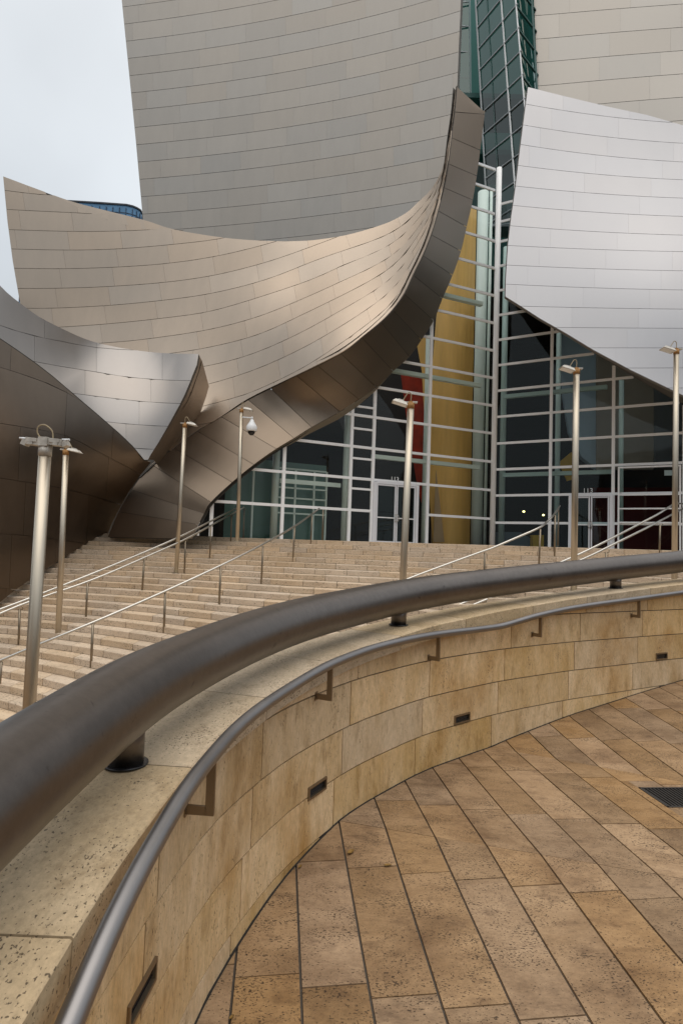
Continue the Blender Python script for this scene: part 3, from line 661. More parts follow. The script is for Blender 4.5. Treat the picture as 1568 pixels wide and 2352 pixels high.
for k in range(0, NK):
    z = ZL - RISE * k; x = -12 + (k * .33) % .93
    while x < 15:
        xa, xb = x + .0055 + random.uniform(0, .003), x + .93 - .0055; x += .93
        if xb < xleft(sY(k + 1, xb)) : continue
        xa = max(xa, xleft(sY(k + 1, xa)))
        if xb - xa < .05: continue
        ca = sdist(xa, sY(k + 1, xa)); cb = sdist(xb, sY(k + 1, xb))
        if xb > -1.2 and cb < .28:
            if ca < .28: continue
            for _ in range(10):
                xm = xb - .06
                if sdist(xm, sY(k + 1, xm)) > .28: break
                xb = xm
            xb = xm
        if xb - xa < .05: continue
        V = []; n = 3; dz = random.uniform(-.0015, .0015); dy = random.uniform(-.002, .002)
        back = .02
        for i in range(n + 1):
            X = lerp(xa, xb, i / n); f = sY(k + 1, X) - .012 + dy; b = (sY(k, X) + back) if k > 0 else sY(0, X) + .35
            V += [(X, f, z - .142), (X, f, z - .012 + dz), (X, f + .010, z + dz), (X, b, z + dz), (X, b, z - .142)]
        Fc = [(0, 4, 3, 2, 1), tuple(5 * n + i for i in (0, 1, 2, 3, 4))]
        for i in range(n):
            b_ = 5 * i
            for q in range(5): Fc.append((b_ + q, b_ + (q + 1) % 5, b_ + 5 + (q + 1) % 5, b_ + 5 + q))
        px, py = proj((xa + .45, sY(k + 1, xa), z)); tube_y = interp([(-100, 1690), (0, 1640), (200, 1545), (400, 1452), (600, 1388), (790, 1352), (1080, 1308), (1568, 1264)], px)
        vis = -60 < px < 1640 and py < tube_y + 6 and sY(k + 1, xa) > 3
        under = -60 < px < 1640 and not vis and 560 < px and py < tube_y + 135
        blocks.append((0 if vis else 1 if under else 2, sY(k + 1, xa), V, Fc))
print('step blocks visible', sum(b[0] == 0 for b in blocks), sum(b[0] == 1 for b in blocks), len(blocks))
blocks.sort(key=lambda b: (b[0], b[1])); st = MB()
for i, (v, y, V, Fc) in enumerate(blocks):
    if v == 0 and i < 290: mk('step_block', V, Fc, M_STEP, steps)
    else: st.add(V, Fc)
st.build('far_step_blocks', M_STEP, steps, kind='stuff')
# upper landing
m_ = MB()
lx = [-13, -9, -6, -3, 0, 2, 4.8, 9.9, 14, 20]
m_.add([(x, LF(x) + .352, ZL - .003) for x in lx] + [(x, 45, ZL - .003) for x in lx], [(i, i + 1, i + 11, i + 10) for i in range(9)])
m_.build('upper_landing', M_STEP, kind='structure')
m_ = MB(); m_.add([(-40, -30, -4.55), (4, -30, -4.55), (8, 14, -4.55), (-40, 14, -4.55)], [(0, 1, 2, 3)]); m_.build('lower_landing', M_PAVE, kind='structure')

def on_steps(px, py, smooth=False):
    d = ray(px, py); best = None; fn = step_zs if smooth else step_z
    for Y in np.arange(4, 26, .01):
        p = d * (Y / d[1])
        if fn(p[0], p[1]) >= p[2]: return p
    return d * (22 / d[1])

# ------------------------------------------------------------------ stair handrails
def stair_rail(label, posts, path, double=None, r=.030, tail=None):
    """posts: (top px, foot px); path: rail picture points, distances interpolated between the posts"""
    feet = []; 
    for (tx, ty), (fx, fy) in posts:
        f = on_steps(fx, fy); t = atY(tx, ty, f[1]); feet.append((f, t, tx))
    root = empty('stair_handrail', feet[len(feet) // 2][0], label, 'handrail', 'steel handrails crossing the stone steps')
    tab = sorted((tx, t[1]) for f, t, tx in feet)
    def YX(x):
        if x < tab[0][0]: return tab[0][1] + (tab[1][1] - tab[0][1]) / (tab[1][0] - tab[0][0]) * (x - tab[0][0])
        if x > tab[-1][0]: return tab[-1][1] + (tab[-1][1] - tab[-2][1]) / (tab[-1][0] - tab[-2][0]) * (x - tab[-1][0])
        return interp(tab, x)
    for n_, pth in enumerate([path] + ([double] if double else [])):
        P = [atY(x, y, YX(x) + (.10 if n_ else 0)) for x, y in pth]; P = catmull(P, 5)
        for _ in range(3): P = [P[0]] + [(P[i - 1] + 2 * P[i] + P[i + 1]) / 4 for i in range(1, len(P) - 1)] + [P[-1]]
        m_ = MB(); m_.tube(P, r, 12); m_.build('rail', M_SRAIL, root)
    for f, t, tx in feet:
        m_ = MB(); m_.tube([f - (0, 0, .02), (f[0] * .5 + t[0] * .5, f[1], f[2] * .5 + t[2] * .5), (t[0], t[1], t[2] - .02)], .027, 10); m_.build('post', M_SPOST, root)
        m_ = MB(); m_.tube([(f[0], f[1], f[2] + .0005), (f[0], f[1], f[2] + .008)], .04, 14); m_.build('foot_plate', M_SPOST, root)
        if double:
            m_ = MB(); m_.bar((t[0], t[1], t[2] - .03), (t[0] + .07, t[1] - .01, t[2] - .03), .014, .014); m_.bar((t[0] + .07, t[1] - .01, t[2] - .03), (t[0] + .07, t[1] - .01, t[2] + .03), .014, .014, (1, 0, 0)); m_.build('bracket', M_SPOST, root)
    return root
stair_rail('double steel handrail nearest the dark left wall', [((46, 1397), (43, 1496)), ((202, 1338), (197, 1430)), ((332, 1283), (326, 1368)), ((426, 1241), (424, 1318)), ((484, 1208), (482, 1284)), ((532, 1183), (530, 1253)), ((561, 1168), (559, 1239))],
           [(-90, 1447), (0, 1410), (71, 1381), (214, 1332), (336, 1279), (426, 1239), (484, 1207), (532, 1181), (561, 1165)], double=[(-90, 1434), (0, 1400), (71, 1373.5), (200, 1323), (336, 1267), (426, 1227), (484, 1197), (548, 1165)])
stair_rail('single steel handrail in the middle of the left flight', [((4, 1518), (-2, 1600)), ((214, 1431), (209, 1541)), ((380, 1358), (376, 1466)), ((507, 1301), (503, 1402)), ((604, 1252), (600, 1343)), ((677, 1210), (672, 1293)), ((717, 1183), (713, 1259)), ((742, 1169), (740, 1241))],
           [(-90, 1555), (0, 1518), (62, 1492), (214, 1430), (380, 1358), (508, 1298.6), (603, 1251), (677, 1208.5), (713, 1183), (733, 1168)])
stair_rail('steel handrail ending in an upward sweep between two lamp posts', [((1113, 1267), (1110, 1345)), ((1240, 1214), (1236, 1318)), ((1274, 1182), (1272.5, 1280)), ((1282, 1170), (1280, 1253))],
           [(880, 1356), (940, 1328), (1109, 1266), (1127, 1260), (1183, 1236), (1237, 1212.5), (1256, 1198), (1273, 1180), (1284.6, 1162)])
stair_rail('double steel handrail at the far right of the steps', [((1117, 1377), (1116, 1400)), ((1391, 1266), (1388.6, 1346)), ((1514.6, 1205), (1513, 1276)), ((1572, 1176), (1571, 1262))],
           [(1013, 1418), (1117, 1377), (1330, 1288), (1408, 1250), (1498, 1205), (1568, 1167.5), (1620, 1140)], double=[(1005, 1409), (1100, 1370), (1298, 1287), (1377, 1250), (1464, 1205), (1515, 1178), (1546, 1158), (1570, 1157), (1630, 1160)])

# ------------------------------------------------------------------ lamp posts
def lamp(label, top, base, Yp, zf, kind, r=.07, facing=-1, zlift=0):
    t = atY(top[0], top[1], Yp); f = atY(base[0], base[1], Yp); d = (t - f) / (t[2] - f[2]); f = f + d * (zf - f[2])
    root = empty('lamp_post', f, label, 'lamp post', 'slim steel lamp posts standing on the steps')
    m_ = MB(); m_.tube([f, f * .5 + t * .5, t], [r, r, r * .98], 20); m_.build('pole', M_POST, root)
    m_ = MB(); m_.tube([f + (0, 0, .001), f + (0, 0, .012)], r * 1.7, 18); m_.build('base_plate', M_POST, root)
    m_ = MB(); m_.tube([t - (0, 0, .10), t + (0, 0, .02)], r * 1.06, 16); m_.tube([t + (0, 0, .02), t + (0, 0, .05)], r * .8, 16); m_.build('collar', M_RUST if kind != 'side' else M_LAMP, root)
    sx = facing
    # flat flood lamp on a short arm
    if kind == 'side':
        for s_ in (-1, 1):
            m_ = MB(); c = t + np.array((s_ * .125, 0, .055))
            m_.box(c, .15, .13, .075, ((.995, 0, -.08), (0, 1, 0), (.08, 0, .995))); m_.box(c + (0, -.07, .012), .11, .012, .04); m_.box(c + (s_ * .015, -.072, -.025), .05, .014, .03)
            m_.box(c + (s_ * .10, 0, -.015), .06, .10, .06, ((.9, 0, s_ * .4), (0, 1, 0), (-s_ * .4, 0, .9))); m_.build('lamp_head', M_LAMP, root)
            m_ = MB(); m_.tube([c + (s_ * .07, -.03, .03), c + (s_ * .155, -.03, .033)], .012, 8); m_.build('bolt', M_WHITE, root)
        m_ = MB(); m_.box(t + (0, -.02, .055), .10, .12, .10); m_.build('junction_box', M_LAMP, root)
        m_ = MB(); m_.tube(catmull([t + (-.04, 0, .08), t + (-.10, 0, .16), t + (-.09, 0, .235), t + (-.02, 0, .25), t + (.06, 0, .19), t + (.08, 0, .10)], 5), .008, 8); m_.build('cable_loop', M_CABLE, root)
    else:
        s_ = facing; c = t + np.array((s_ * .22, -.02, .02)); tilt = .28 * s_
        ax = ((math.cos(tilt), 0, math.sin(tilt) * (1 if kind == 'up' else -.6)), (0, 1, 0), (-math.sin(tilt), 0, math.cos(tilt)))
        V = [c + np.array(ax[0]) * a + np.array((0, b, 0)) + np.array(ax[2]) * h for h, a0, b0 in ((-.035, .16, .13), (.03, .11, .09)) for a, b in ((-a0, -b0), (a0, -b0), (a0, b0), (-a0, b0))]
        m_ = MB(); m_.hexa(V); m_.box(c + np.array(ax[2]) * .045, .12, .10, .03, ax); m_.build('lamp_head', M_LAMP, root)
        m_ = MB(); m_.box(c - np.array(ax[2]) * .038, .27, .21, .004, ax); m_.build('lens', M_WHITE, root)
        m_ = MB(); m_.bar(t + (0, 0, .03), c, .035, .045); m_.box(t + (-s_ * .07, 0, .035), .12, .09, .03); m_.build('arm', M_LAMP, root)
        m_ = MB(); m_.tube(catmull([t + (s_ * .16, 0, .07), t + (s_ * .10, 0, .17), t + (s_ * .05, 0, .235), t + (0, 0, .20), t + (0.0, 0, .06)], 5), .010, 8); m_.build('cable_loop', M_CABLE, root)
    return root, t
lamp('thick near lamp post at the far left with twin lamp heads', (105, 1027), (70, 1590), 6.8, -3.72, 'side', r=.068)
lamp('slim lamp post standing just behind the thick near left one', (152, 1036), (133, 1483), 15.0, step_z(*on_steps(133, 1483)[:2]), 'flat', facing=1)
lamp('lamp post in front of the crossing of the two steel wings', (425, 975), (404, 1327), 18.6, step_z(*on_steps(404, 1327)[:2]), 'flat', facing=1, r=.062)
cr_, ct = lamp('lamp post carrying the white dome camera', (555, 941), (545, 1244), 20.2, .15, 'flat', facing=1, r=.062)
lamp('pale lamp post in front of the door left of centre', (943, 928), (925, 1330), 12.2, -2.45, 'up', facing=-1)
lamp('yellowed lamp post in front of the right hand doors', (1323, 850), (1316.5, 1357), 13.6, step_z(*on_steps(1316.5, 1357)[:2]), 'up', facing=-1)
lamp('lamp post at the right edge in front of the pale steel wing', (1552, 805), (1548, 1262), 14.8, -.6, 'up', facing=-1, r=.066)
sc_ = empty('security_camera', ct + (.3, 0, -.5), 'white dome security camera hanging from the lamp post arm', 'camera')
a_ = ct + np.array((.05, -.05, -.27)); b_ = a_ + (.32, 0, -.01)
m_ = MB(); m_.tube([a_, b_], .026, 10); m_.tube([b_ + (0, 0, .04), b_ + (0, 0, -.05)], .03, 10); m_.build('arm', M_WHITE, sc_)
def lathe(mb, c, prof, n=20):
    V = [(c[0] + r * math.cos(2 * math.pi * k / n), c[1] + r * math.sin(2 * math.pi * k / n), c[2] + z) for r, z in prof for k in range(n)]
    mb.add(V, [(i * n + k, i * n + (k + 1) % n, (i + 1) * n + (k + 1) % n, (i + 1) * n + k) for i in range(len(prof) - 1) for k in range(n)], True)
m_ = MB(); lathe(m_, b_, [(.02, -.04), (.05, -.06), (.085, -.14), (.15, -.24), (.178, -.30), (.178, -.42), (.165, -.45), (.12, -.45)]); m_.build('housing', M_WHITE, sc_)
m_ = MB(); lathe(m_, b_, [(.12, -.45), (.115, -.50), (.09, -.55), (.05, -.58), (.001, -.59)]); m_.build('dome', M_BLACK, sc_)

# ================================================================== CONCERT HALL: curved steel walls
def flip_to_eye(n, p): return -n if n @ p > 0 else n
class Shell:
    def __init__(s, name, label, cat, Yf, sil, mat, gap=(1.3, 1.9), core_t=.5, cd_=.06):
        s.cd = cd_
        s.Yf = Yf; s.sil = sil; s.mat = mat; s.gap = gap
        b = min(sil, key=lambda p: -p[1]); base = s.S(*b)
        s.root = empty(name, base, label, cat, 'curved steel walls of the concert hall'); s.n = 0
        s.core(core_t)
    def S(s, x, y): return atY(x, y, s.Yf(x, y))
    def N(s, x, y):
        p = s.S(x, y); a = s.S(x + 3, y) - p; b = s.S(x, y + 3) - p; n = np.cross(a, b); n /= np.linalg.norm(n); return flip_to_eye(n, p)
    def core(s, t):
        xs = [p[0] for p in s.sil]; ys = [p[1] for p in s.sil]; mb = MB(); st = 34.0
        x0, x1, y0, y1 = min(xs), max(xs), min(ys), max(ys); nx = int((x1 - x0) / st) + 1; ny = int((y1 - y0) / st) + 1
        for i in range(nx):
            for j in range(ny):
                q = [(x0 + i * st, y0 + j * st), (x0 + (i + 1) * st, y0 + j * st), (x0 + (i + 1) * st, y0 + (j + 1) * st), (x0 + i * st, y0 + (j + 1) * st)]
                pl = clip_convex(s.sil, q)
                if len(pl) < 3 or abs(parea(pl)) < .5: continue
                Ns = [s.N(*p) for p in pl]; P = [s.S(*p) for p in pl]
                tri = tessellate_polygon([[Vector((p[0], p[1], 0)) for p in pl]])
                for dd in (s.cd, t):
                    mb.add([p - n * dd for p, n in zip(P, Ns)], [tuple(tt) for tt in tri])
        # closing rim
        P = [(s.S(*p), s.N(*p)) for p in s.sil]; n = len(P)
        mb.add([p - nn * s.cd for p, nn in P] + [p - nn * t for p, nn in P], [(i, (i + 1) % n, (i + 1) % n + n, i + n) for i in range(n)])
        mb.build('wall_core', M_CORE2 if s.mat in (S_TOWER, S_RIGHT, S_UPR) else M_CORE, s.root)
        # folded steel edge strip
    def panel(s, rowa, rowb, seams, lean=0.0):
        """rowa/rowb: functions u->(x,y) (upper, lower edges), seams: list of u"""
        for ua, ub in zip(seams, seams[1:]):
            ga, gb = s.gap; sub = 3; vs, fs, ns = [], [], []; tilt = np.array([random.uniform(-1, 1) * .006 for _ in range(3)])
            A = [rowa(lerp(ua, ub, k / sub)) for k in range(sub + 1)]; B = [rowb(lerp(ua, ub, k / sub) + lean) for k in range(sub + 1)]
            A = [(x, y + gb / 2) for x, y in A]; B = [(x, y - gb / 2) for x, y in B]
            A[0] = (A[0][0] + ga / 2, A[0][1]); B[0] = (B[0][0] + ga / 2, B[0][1]); A[-1] = (A[-1][0] - ga / 2, A[-1][1]); B[-1] = (B[-1][0] - ga / 2, B[-1][1])
            for k in range(sub):
                q = [A[k], A[k + 1], B[k + 1], B[k]]
                if abs(parea(q)) < 3: continue
                pl = clip_convex(s.sil, q)
                if len(pl) < 3 or abs(parea(pl)) < 1.5:
                    if fs: s.flush(vs, fs, ns); vs, fs, ns = [], [], []
                    continue
                P = [s.S(*p) for p in pl]; Nn = [s.N(*p) for p in pl]; b = len(vs)
                tri = tessellate_polygon([[Vector((p[0], p[1], 0)) for p in pl]])
                vs += P; ns += [(n + tilt) for n in Nn]
                for tt in tri:
                    a_, b_, c_ = (P[i] for i in tt); nn = np.cross(b_ - a_, c_ - a_)
                    tt = tuple(tt) if nn @ Nn[tt[0]] > 0 else tuple(reversed(tt))
                    if np.linalg.norm(nn) > 1e-7: fs.append(tuple(i + b for i in tt))
                # edges folded back
                m = len(pl); b2 = len(vs); vs += [p - n * .03 for p, n in zip(P, Nn)] ; ns += [n for n in Nn]
                cen = sum(P) / m
                for i in range(m):
                    j = (i + 1) % m
                    e = (pl[i][0] - pl[j][0], pl[i][1] - pl[j][1])
                    if k < sub - 1 and min(abs(pl[i][0] - A[k + 1][0]), 99) < .6 and abs(pl[j][0] - A[k + 1][0]) < .6 and abs(e[1]) > 3: continue
                    c0 = len(vs); nn = np.cross(P[j] - P[i], Nn[i]); nn = nn / (np.linalg.norm(nn) + 1e-9)
                    if nn @ (P[i] - cen) < 0: nn = -nn
                    vs += [P[i], P[j], P[j] - Nn[j] * .03, P[i] - Nn[i] * .03]; ns += [nn] * 4; fs.append((c0, c0 + 1, c0 + 2, c0 + 3))
                vs = vs; 
            if fs: s.flush(vs, fs, ns)
    def flush(s, vs, fs, ns):
        used = sorted({i for f in fs for i in f}); mp = {u: i for i, u in enumerate(used)}
        mk('panel', [vs[u] for u in used], [tuple(mp[i] for i in f) for f in fs], s.mat, s.root, normals=[ns[u] / np.linalg.norm(ns[u]) for u in used]); s.n += 1

# --- main swoop
T_ = [(790, 541), (840, 528), (880, 515), (904, 505), (935, 487), (961, 463), (985, 440), (1005, 410), (1019, 375), (1029, 330), (1037, 290), (1043, 245), (1047, 195)]
E_ = [(790, 805), (835, 770), (874, 738), (901, 710), (927, 673), (947, 630), (969, 585), (988, 537), (1004, 482), (1017, 429), (1027, 374), (1036, 300), (1047, 195)]
swoop_top = [(8, 405), (80, 432), (160, 461), (230, 480), (330, 505), (400, 527), (500, 544), (570, 551), (640, 554), (700, 553), (740, 549)]
swoop_edge = [(353, 1065), (400, 1028), (453, 989), (504, 959), (569, 916), (650, 876), (720, 842)]
SW_SIL = [(x, y) for x, y in catmull(swoop_top + T_, 4)] + [(x, y) for x, y in reversed(catmull(swoop_edge + E_, 4)[:-1])] + [(320, 1095), (230, 960), (110, 850), (70, 770), (47, 697), (30, 600), (18, 510)]
swY = tps([(8, 405, 31.5), (47, 697, 31), (100, 900, 30), (250, 480, 30.2), (252, 743, 29.6), (388, 812, 27.2), (500, 545, 28), (534, 915, 24.0), (350, 1060, 22.2), (640, 554, 26.4), (690, 640, 25.2), (698, 798, 21.9), (790, 745, 21.2), (650, 876, 22.2), (790, 541, 25.2), (904, 505, 24.2), (901, 710, 21.0), (961, 463, 23.8), (947, 630, 21.2), (1004, 482, 21.8), (985, 440, 23.6), (1027, 374, 22.4), (1047, 195, 23.4), (450, 989, 23.4), (20, 560, 31.3)])
sw = Shell('concert_hall_swoop', 'wide warm beige steel wall sweeping up to a point beside the glass', 'steel wall', swY, SW_SIL, S_SWOOP, gap=(.3, 1.0), core_t=.07, cd_=.035)
z1 = lambda L: [(.5038 * x, .5038 * y) for x, y in L]
z3 = lambda L: [(.5038 * x, 551 + .5038 * y) for x, y in L]
rows = [z1([(-20, 775), (25, 780), (700, 1050), (1568, 900)]),
        z1([(-20, 862), (25, 868), (240, 890), (500, 880), (900, 820), (1568, 640)]),
        z1([(-20, 950), (35, 955), (345, 970), (520, 975), (900, 950), (1568, 760)]),
        z1([(-20, 1044), (45, 1047), (330, 1055), (545, 1053), (780, 1040), (1020, 1005), (1300, 930), (1568, 840)]),
        z1([(-20, 1132), (55, 1135), (315, 1140), (530, 1135), (780, 1115), (1020, 1085), (1260, 1025), (1568, 925)]),
        z1([(-20, 1222), (70, 1223), (300, 1225), (545, 1217), (770, 1200), (1000, 1165), (1260, 1100), (1568, 1000)]),
        z1([(-20, 1313), (85, 1315), (270, 1314), (500, 1306), (770, 1285), (1000, 1250), (1230, 1190), (1430, 1120), (1568, 1068)]),
        z1([(-20, 1404), (100, 1405), (240, 1405), (490, 1393), (760, 1367), (975, 1335), (1210, 1275), (1430, 1190), (1568, 1141)]),
        z3([(-20, 410), (270, 398), (500, 382), (740, 357), (960, 325), (1200, 255), (1420, 180), (1568, 113)]),
        z3([(-20, 500), (500, 468), (720, 445), (970, 405), (1190, 345), (1410, 255), (1568, 183)]),
        z3([(-20, 590), (500, 550), (770, 518), (960, 488), (1180, 430), (1400, 330), (1568, 248)]),
        z3([(-20, 680), (600, 625), (950, 573), (1170, 512), (1385, 415), (1568, 313)]),
        z3([(-20, 770), (700, 700), (920, 665), (1165, 590), (1385, 490), (1568, 385)]),
        z3([(-20, 860), (600, 815), (850, 775), (1060, 722), (1180, 680), (1385, 580), (1568, 462)]),
        z3([(-20, 960), (600, 900), (850, 855), (1060, 812), (1180, 785), (1568, 560)]),
        z3([(-20, 1080), (600, 990), (850, 945), (1060, 900), (1568, 680)])]
def mkrow(r):
    xs = [p[0] for p in r]; C = catmull(r, 6); cx = [p[0] for p in C]; cy = [p[1] for p in C]
    f = (r[-1][1] - 541) / (805 - 541)
    def fn(u):
        if u <= 790: return (u, float(np.interp(u, cx, cy)))
        t = (u - 790) / 26.0; i = min(int(t), 11); q = t - i
        if q > 1: q = 1
        Tx = lerp(T_[i][0], T_[i + 1][0], q), lerp(T_[i][1], T_[i + 1][1], q); Ex = lerp(E_[i][0], E_[i + 1][0], q), lerp(E_[i][1], E_[i + 1][1], q)
        return (lerp(Tx[0], Ex[0], f), lerp(Tx[1], Ex[1], f))
    return fn
RF = [mkrow(r) for r in rows]
for r in range(len(RF) - 1):
    base = 146 - 9.2 * (r - 4); sp = [base - 242, base - 121] + [base + d for d in (0, 121, 238, 352, 462, 566, 664)]; u = sp[-1]
    while u < 1100: u += 84; sp.append(min(u, 1101))
    # finish rows where the surface has left the silhouette
    sw.panel(RF[r], RF[r + 1], [q for q in sp if q > -160], lean=6)
print('swoop panels', sw.n)
m_ = MB(); L_ = catmull([(8, 405), (13, 455), (20, 520), (32, 610), (47, 697)], 4)      # left return edge of the swoop, weathered strip
V = []
for x, y in L_: p = sw.S(x, y); V += [p, p + np.array((-.34 * math.sin((y - 405) / 292 * math.pi) - .02, .75, 0))]
m_.add(V, [(2 * i, 2 * i + 1, 2 * i + 3, 2 * i + 2) for i in range(len(L_) - 1)])
m_.add([np.array(v) + (0.02, .06, 0) for v in V], [(2 * i, 2 * i + 2, 2 * i + 3, 2 * i + 1) for i in range(len(L_) - 1)]); m_.build('return_edge', S_RIGHT, sw.root)

# --- tower wall behind
def twY(x, y): t = x - 300; return 35 - .0045 * t - 2.6e-6 * t * t
TW_SIL = [(262, -170), (280, 0), (295, 150), (312, 320), (330, 520), (400, 600), (560, 640), (800, 630), (960, 530), (1010, 470), (1030, 400), (1040, 320), (1046, 250), (1050, 190), (1054, 90), (1058, 0), (1064, -170)]
tw = Shell('concert_hall_tower_wall', 'tall grey concave steel wall rising out of the top of the picture', 'steel wall', twY, TW_SIL, S_TOWER, gap=(.15, .85))
def twrow(H): return lambda u: (u, hor(u) - 1400 * H / twY(u, 0))
cnt = 0
for H in np.arange(14.8, 34, 1.0):
    r = round(H - 16.8); base = 410.6 + 14.8 * (r - 13); off = base - 12 * 91.5
    tw.panel(twrow(H + 1), twrow(H), [off + 91.5 * k for k in range(0, 26) if 180 < off + 91.5 * k < 1180], lean=1.0)
print('tower panels', tw.n)

# --- silver wing at the left
SC_SIL = catmull([(-70, 560), (0, 655), (60, 706), (100, 733), (150, 758), (190, 776), (230, 789), (290, 801), (350, 809), (400, 812), (456, 813)], 4)[:-1] + [(456, 813), (452, 838), (441, 865), (436, 879), (425, 905), (413, 929), (385, 980), (365, 1015), (346, 1045), (340, 1056), (332, 1056), (305, 1024), (277, 997), (222, 949), (190, 922), (161, 897), (120, 862), (81, 832), (40, 803), (0, 776), (-70, 735)]
scY = tps([(-70, 600, 17.5), (0, 655, 18.2), (0, 776, 18.0), (150, 760, 20.2), (160, 895, 19.6), (240, 789, 21.6), (260, 900, 20.8), (350, 810, 22.0), (456, 813, 21.4), (436, 879, 21.1), (340, 1055, 20.6), (380, 960, 20.9)])
sc = Shell('concert_hall_silver_wing', 'curved polished steel wing ending in a sharp point above the steps', 'steel wall', scY, SC_SIL, S_MIRROR, gap=(.4, .9), core_t=.14)
def prow(L): 
    C = catmull(L, 5); cx = [p[0] for p in C]; cy = [p[1] for p in C]; return lambda u: (u, float(np.interp(u, cx, cy)))
scr = [prow(z3(L)) for L in ([(-150, 60), (0, 110), (900, 350)], [(-150, 330), (0, 390), (155, 437), (280, 462), (450, 492), (640, 515), (1000, 530)][:5] + [(700, 505), (1000, 500)],
        [(-150, 470), (0, 520), (160, 555), (300, 580), (440, 602), (580, 625), (740, 638), (870, 642), (1000, 643)], [(-150, 610), (200, 680), (380, 705), (640, 736), (820, 746), (1000, 750)],
        [(-150, 740), (300, 805), (510, 832), (620, 842), (765, 850), (1000, 856)], [(-150, 850), (400, 930), (630, 950), (700, 955), (1000, 960)], [(-150, 960), (1000, 1070)])]
scs = [[-80, 103, 222, 373, 480], [-80, 80, 222, 373, 480], [-80, 30, 196, 347, 480], [-80, 60, 170, 320, 480], [-80, 140, 290, 480], [-80, 260, 480]]
for r in range(6): sc.panel(scr[r], scr[r + 1], scs[r])
# its thickness, turned away from the picture plane
side_a = [(456, 813), (452, 838), (441, 865), (436, 879), (425, 905), (413, 929), (385, 980), (365, 1015), (346, 1045), (340, 1056)]
side_b = [(464.5, 829), (458, 853), (449, 878), (441, 902), (430, 925), (416, 945), (398, 975), (382, 1006), (366, 1034), (353, 1056)]
m_ = MB(); V = []
for a, b in zip(side_a, side_b): V += [sc.S(*a), atY(b[0], b[1], sc.Yf(*a) + .75)]
m_.add(V, [(2 * i, 2 * i + 1, 2 * i + 3, 2 * i + 2) for i in range(len(side_a) - 1)], True); m_.build('side_face', S_RIB, sc.root)
m_ = MB(); V = []
for b in side_b: p = atY(b[0], b[1], sc.Yf(*b) + .75); V += [p, p + np.array((-.25, 2.4, -.3))]
m_.add(V, [(2 * i, 2 * i + 1, 2 * i + 3, 2 * i + 2) for i in range(len(side_b) - 1)], True); m_.build('rear_return', S_RIB, sc.root)

# --- dark wall at the lower left
SD_SIL = [(-70, 735), (0, 778), (40, 805), (81, 834), (120, 864), (161, 899), (190, 924), (222, 951), (277, 999), (305, 1026), (332, 1057), (347, 1062), (318, 1098), (296, 1130), (275, 1168), (258, 1200), (248, 1226), (229, 1229), (200, 1248), (160, 1272), (120, 1298), (75, 1328), (35, 1356), (0, 1384), (-70, 1428)]
sdY = tps([(-70, 735, 16.6), (0, 778, 17.4), (0, 1000, 16.9), (0, 1384, 16.6), (160, 899, 19.0), (277, 999, 20.2), (332, 1057, 20.7), (318, 1098, 21.2), (248, 1226, 22.9), (229, 1229, 22.4), (150, 1100, 19.2), (230, 1080, 20.0), (120, 1298, 19.2), (60, 1200, 17.8), (-70, 1428, 15.6)])
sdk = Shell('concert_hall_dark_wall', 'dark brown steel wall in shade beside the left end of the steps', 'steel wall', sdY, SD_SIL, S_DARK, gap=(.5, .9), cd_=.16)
sdr = [prow(L) for L in ([(-90, 640), (0, 700), (400, 1000)], [(-90, 815), (0, 843), (90, 873), (160, 905), (300, 1000), (400, 1100)], [(-90, 958), (0, 972), (50, 980), (150, 1000), (230, 1040), (310, 1082), (400, 1140)], [(-90, 1085), (0, 1098), (90, 1112), (180, 1130), (280, 1160), (400, 1190)], [(-90, 1222), (0, 1226), (60, 1230), (140, 1240), (260, 1258), (400, 1290)], [(-90, 1340), (0, 1350), (400, 1400)], [(-90, 1460), (400, 1520)])]
sds = [[-100, 30, 160, 400], [-100, -10, 155, 262, 400], [-100, 48, 150, 250, 400], [-100, 60, 205, 400], [-100, 28, 130, 400], [-100, 15, 400]]
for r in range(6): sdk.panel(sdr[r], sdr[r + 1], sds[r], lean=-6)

# --- pale wing at the right
SR_SIL = [(1212, 200), (1300, 222), (1400, 246), (1484, 264), (1568, 288), (1680, 316), (1680, 965), (1568, 908), (1448, 850), (1359, 802), (1300, 766), (1240, 732), (1200, 706), (1160, 681), (1161, 640), (1166, 560), (1173, 500), (1183, 430), (1195, 330), (1204, 260)]
srY = tps([(1212, 200, 21.8), (1568, 288, 23.4), (1680, 316, 23.8), (1183, 440, 20.8), (1160, 681, 19.8), (1568, 600, 20.2), (1680, 700, 19.8), (1568, 908, 19.2), (1350, 800, 19.6), (1400, 450, 21.2), (1680, 965, 18.9)])
sr = Shell('concert_hall_pale_wing', 'pale silver steel wing overhanging the right hand doors', 'steel wall', srY, SR_SIL, S_RIGHT, gap=(.15, .8), core_t=.11)
ly = [(-40, 0), (144, 178), (190, 224), (236, 283), (285, 329), (331, 372), (380, 413), (428, 455), (473, 497), (520, 540), (565, 578), (610, 622), (654, 666), (703, 710), (751, 754), (799, 799), (846, 845), (893, 891), (940, 938), (990, 985)]
def srrow(a, b):
    return lambda u: (u, a + (b - a) * ((u - 1190) / 378.0) + 6.0 * (1 - ((u - 1380) / 190.0) ** 2) * max(0, (b - a) / 45.0))
sf = [srrow(a, b) for a, b in ly]
for r in range(1, len(ly) - 1):
    base = 1240 - 26 * (r - 4); sr.panel(sf[r], sf[r + 1], [base + 153 * k for k in range(-3, 8) if 1000 < base + 153 * k < 1860])
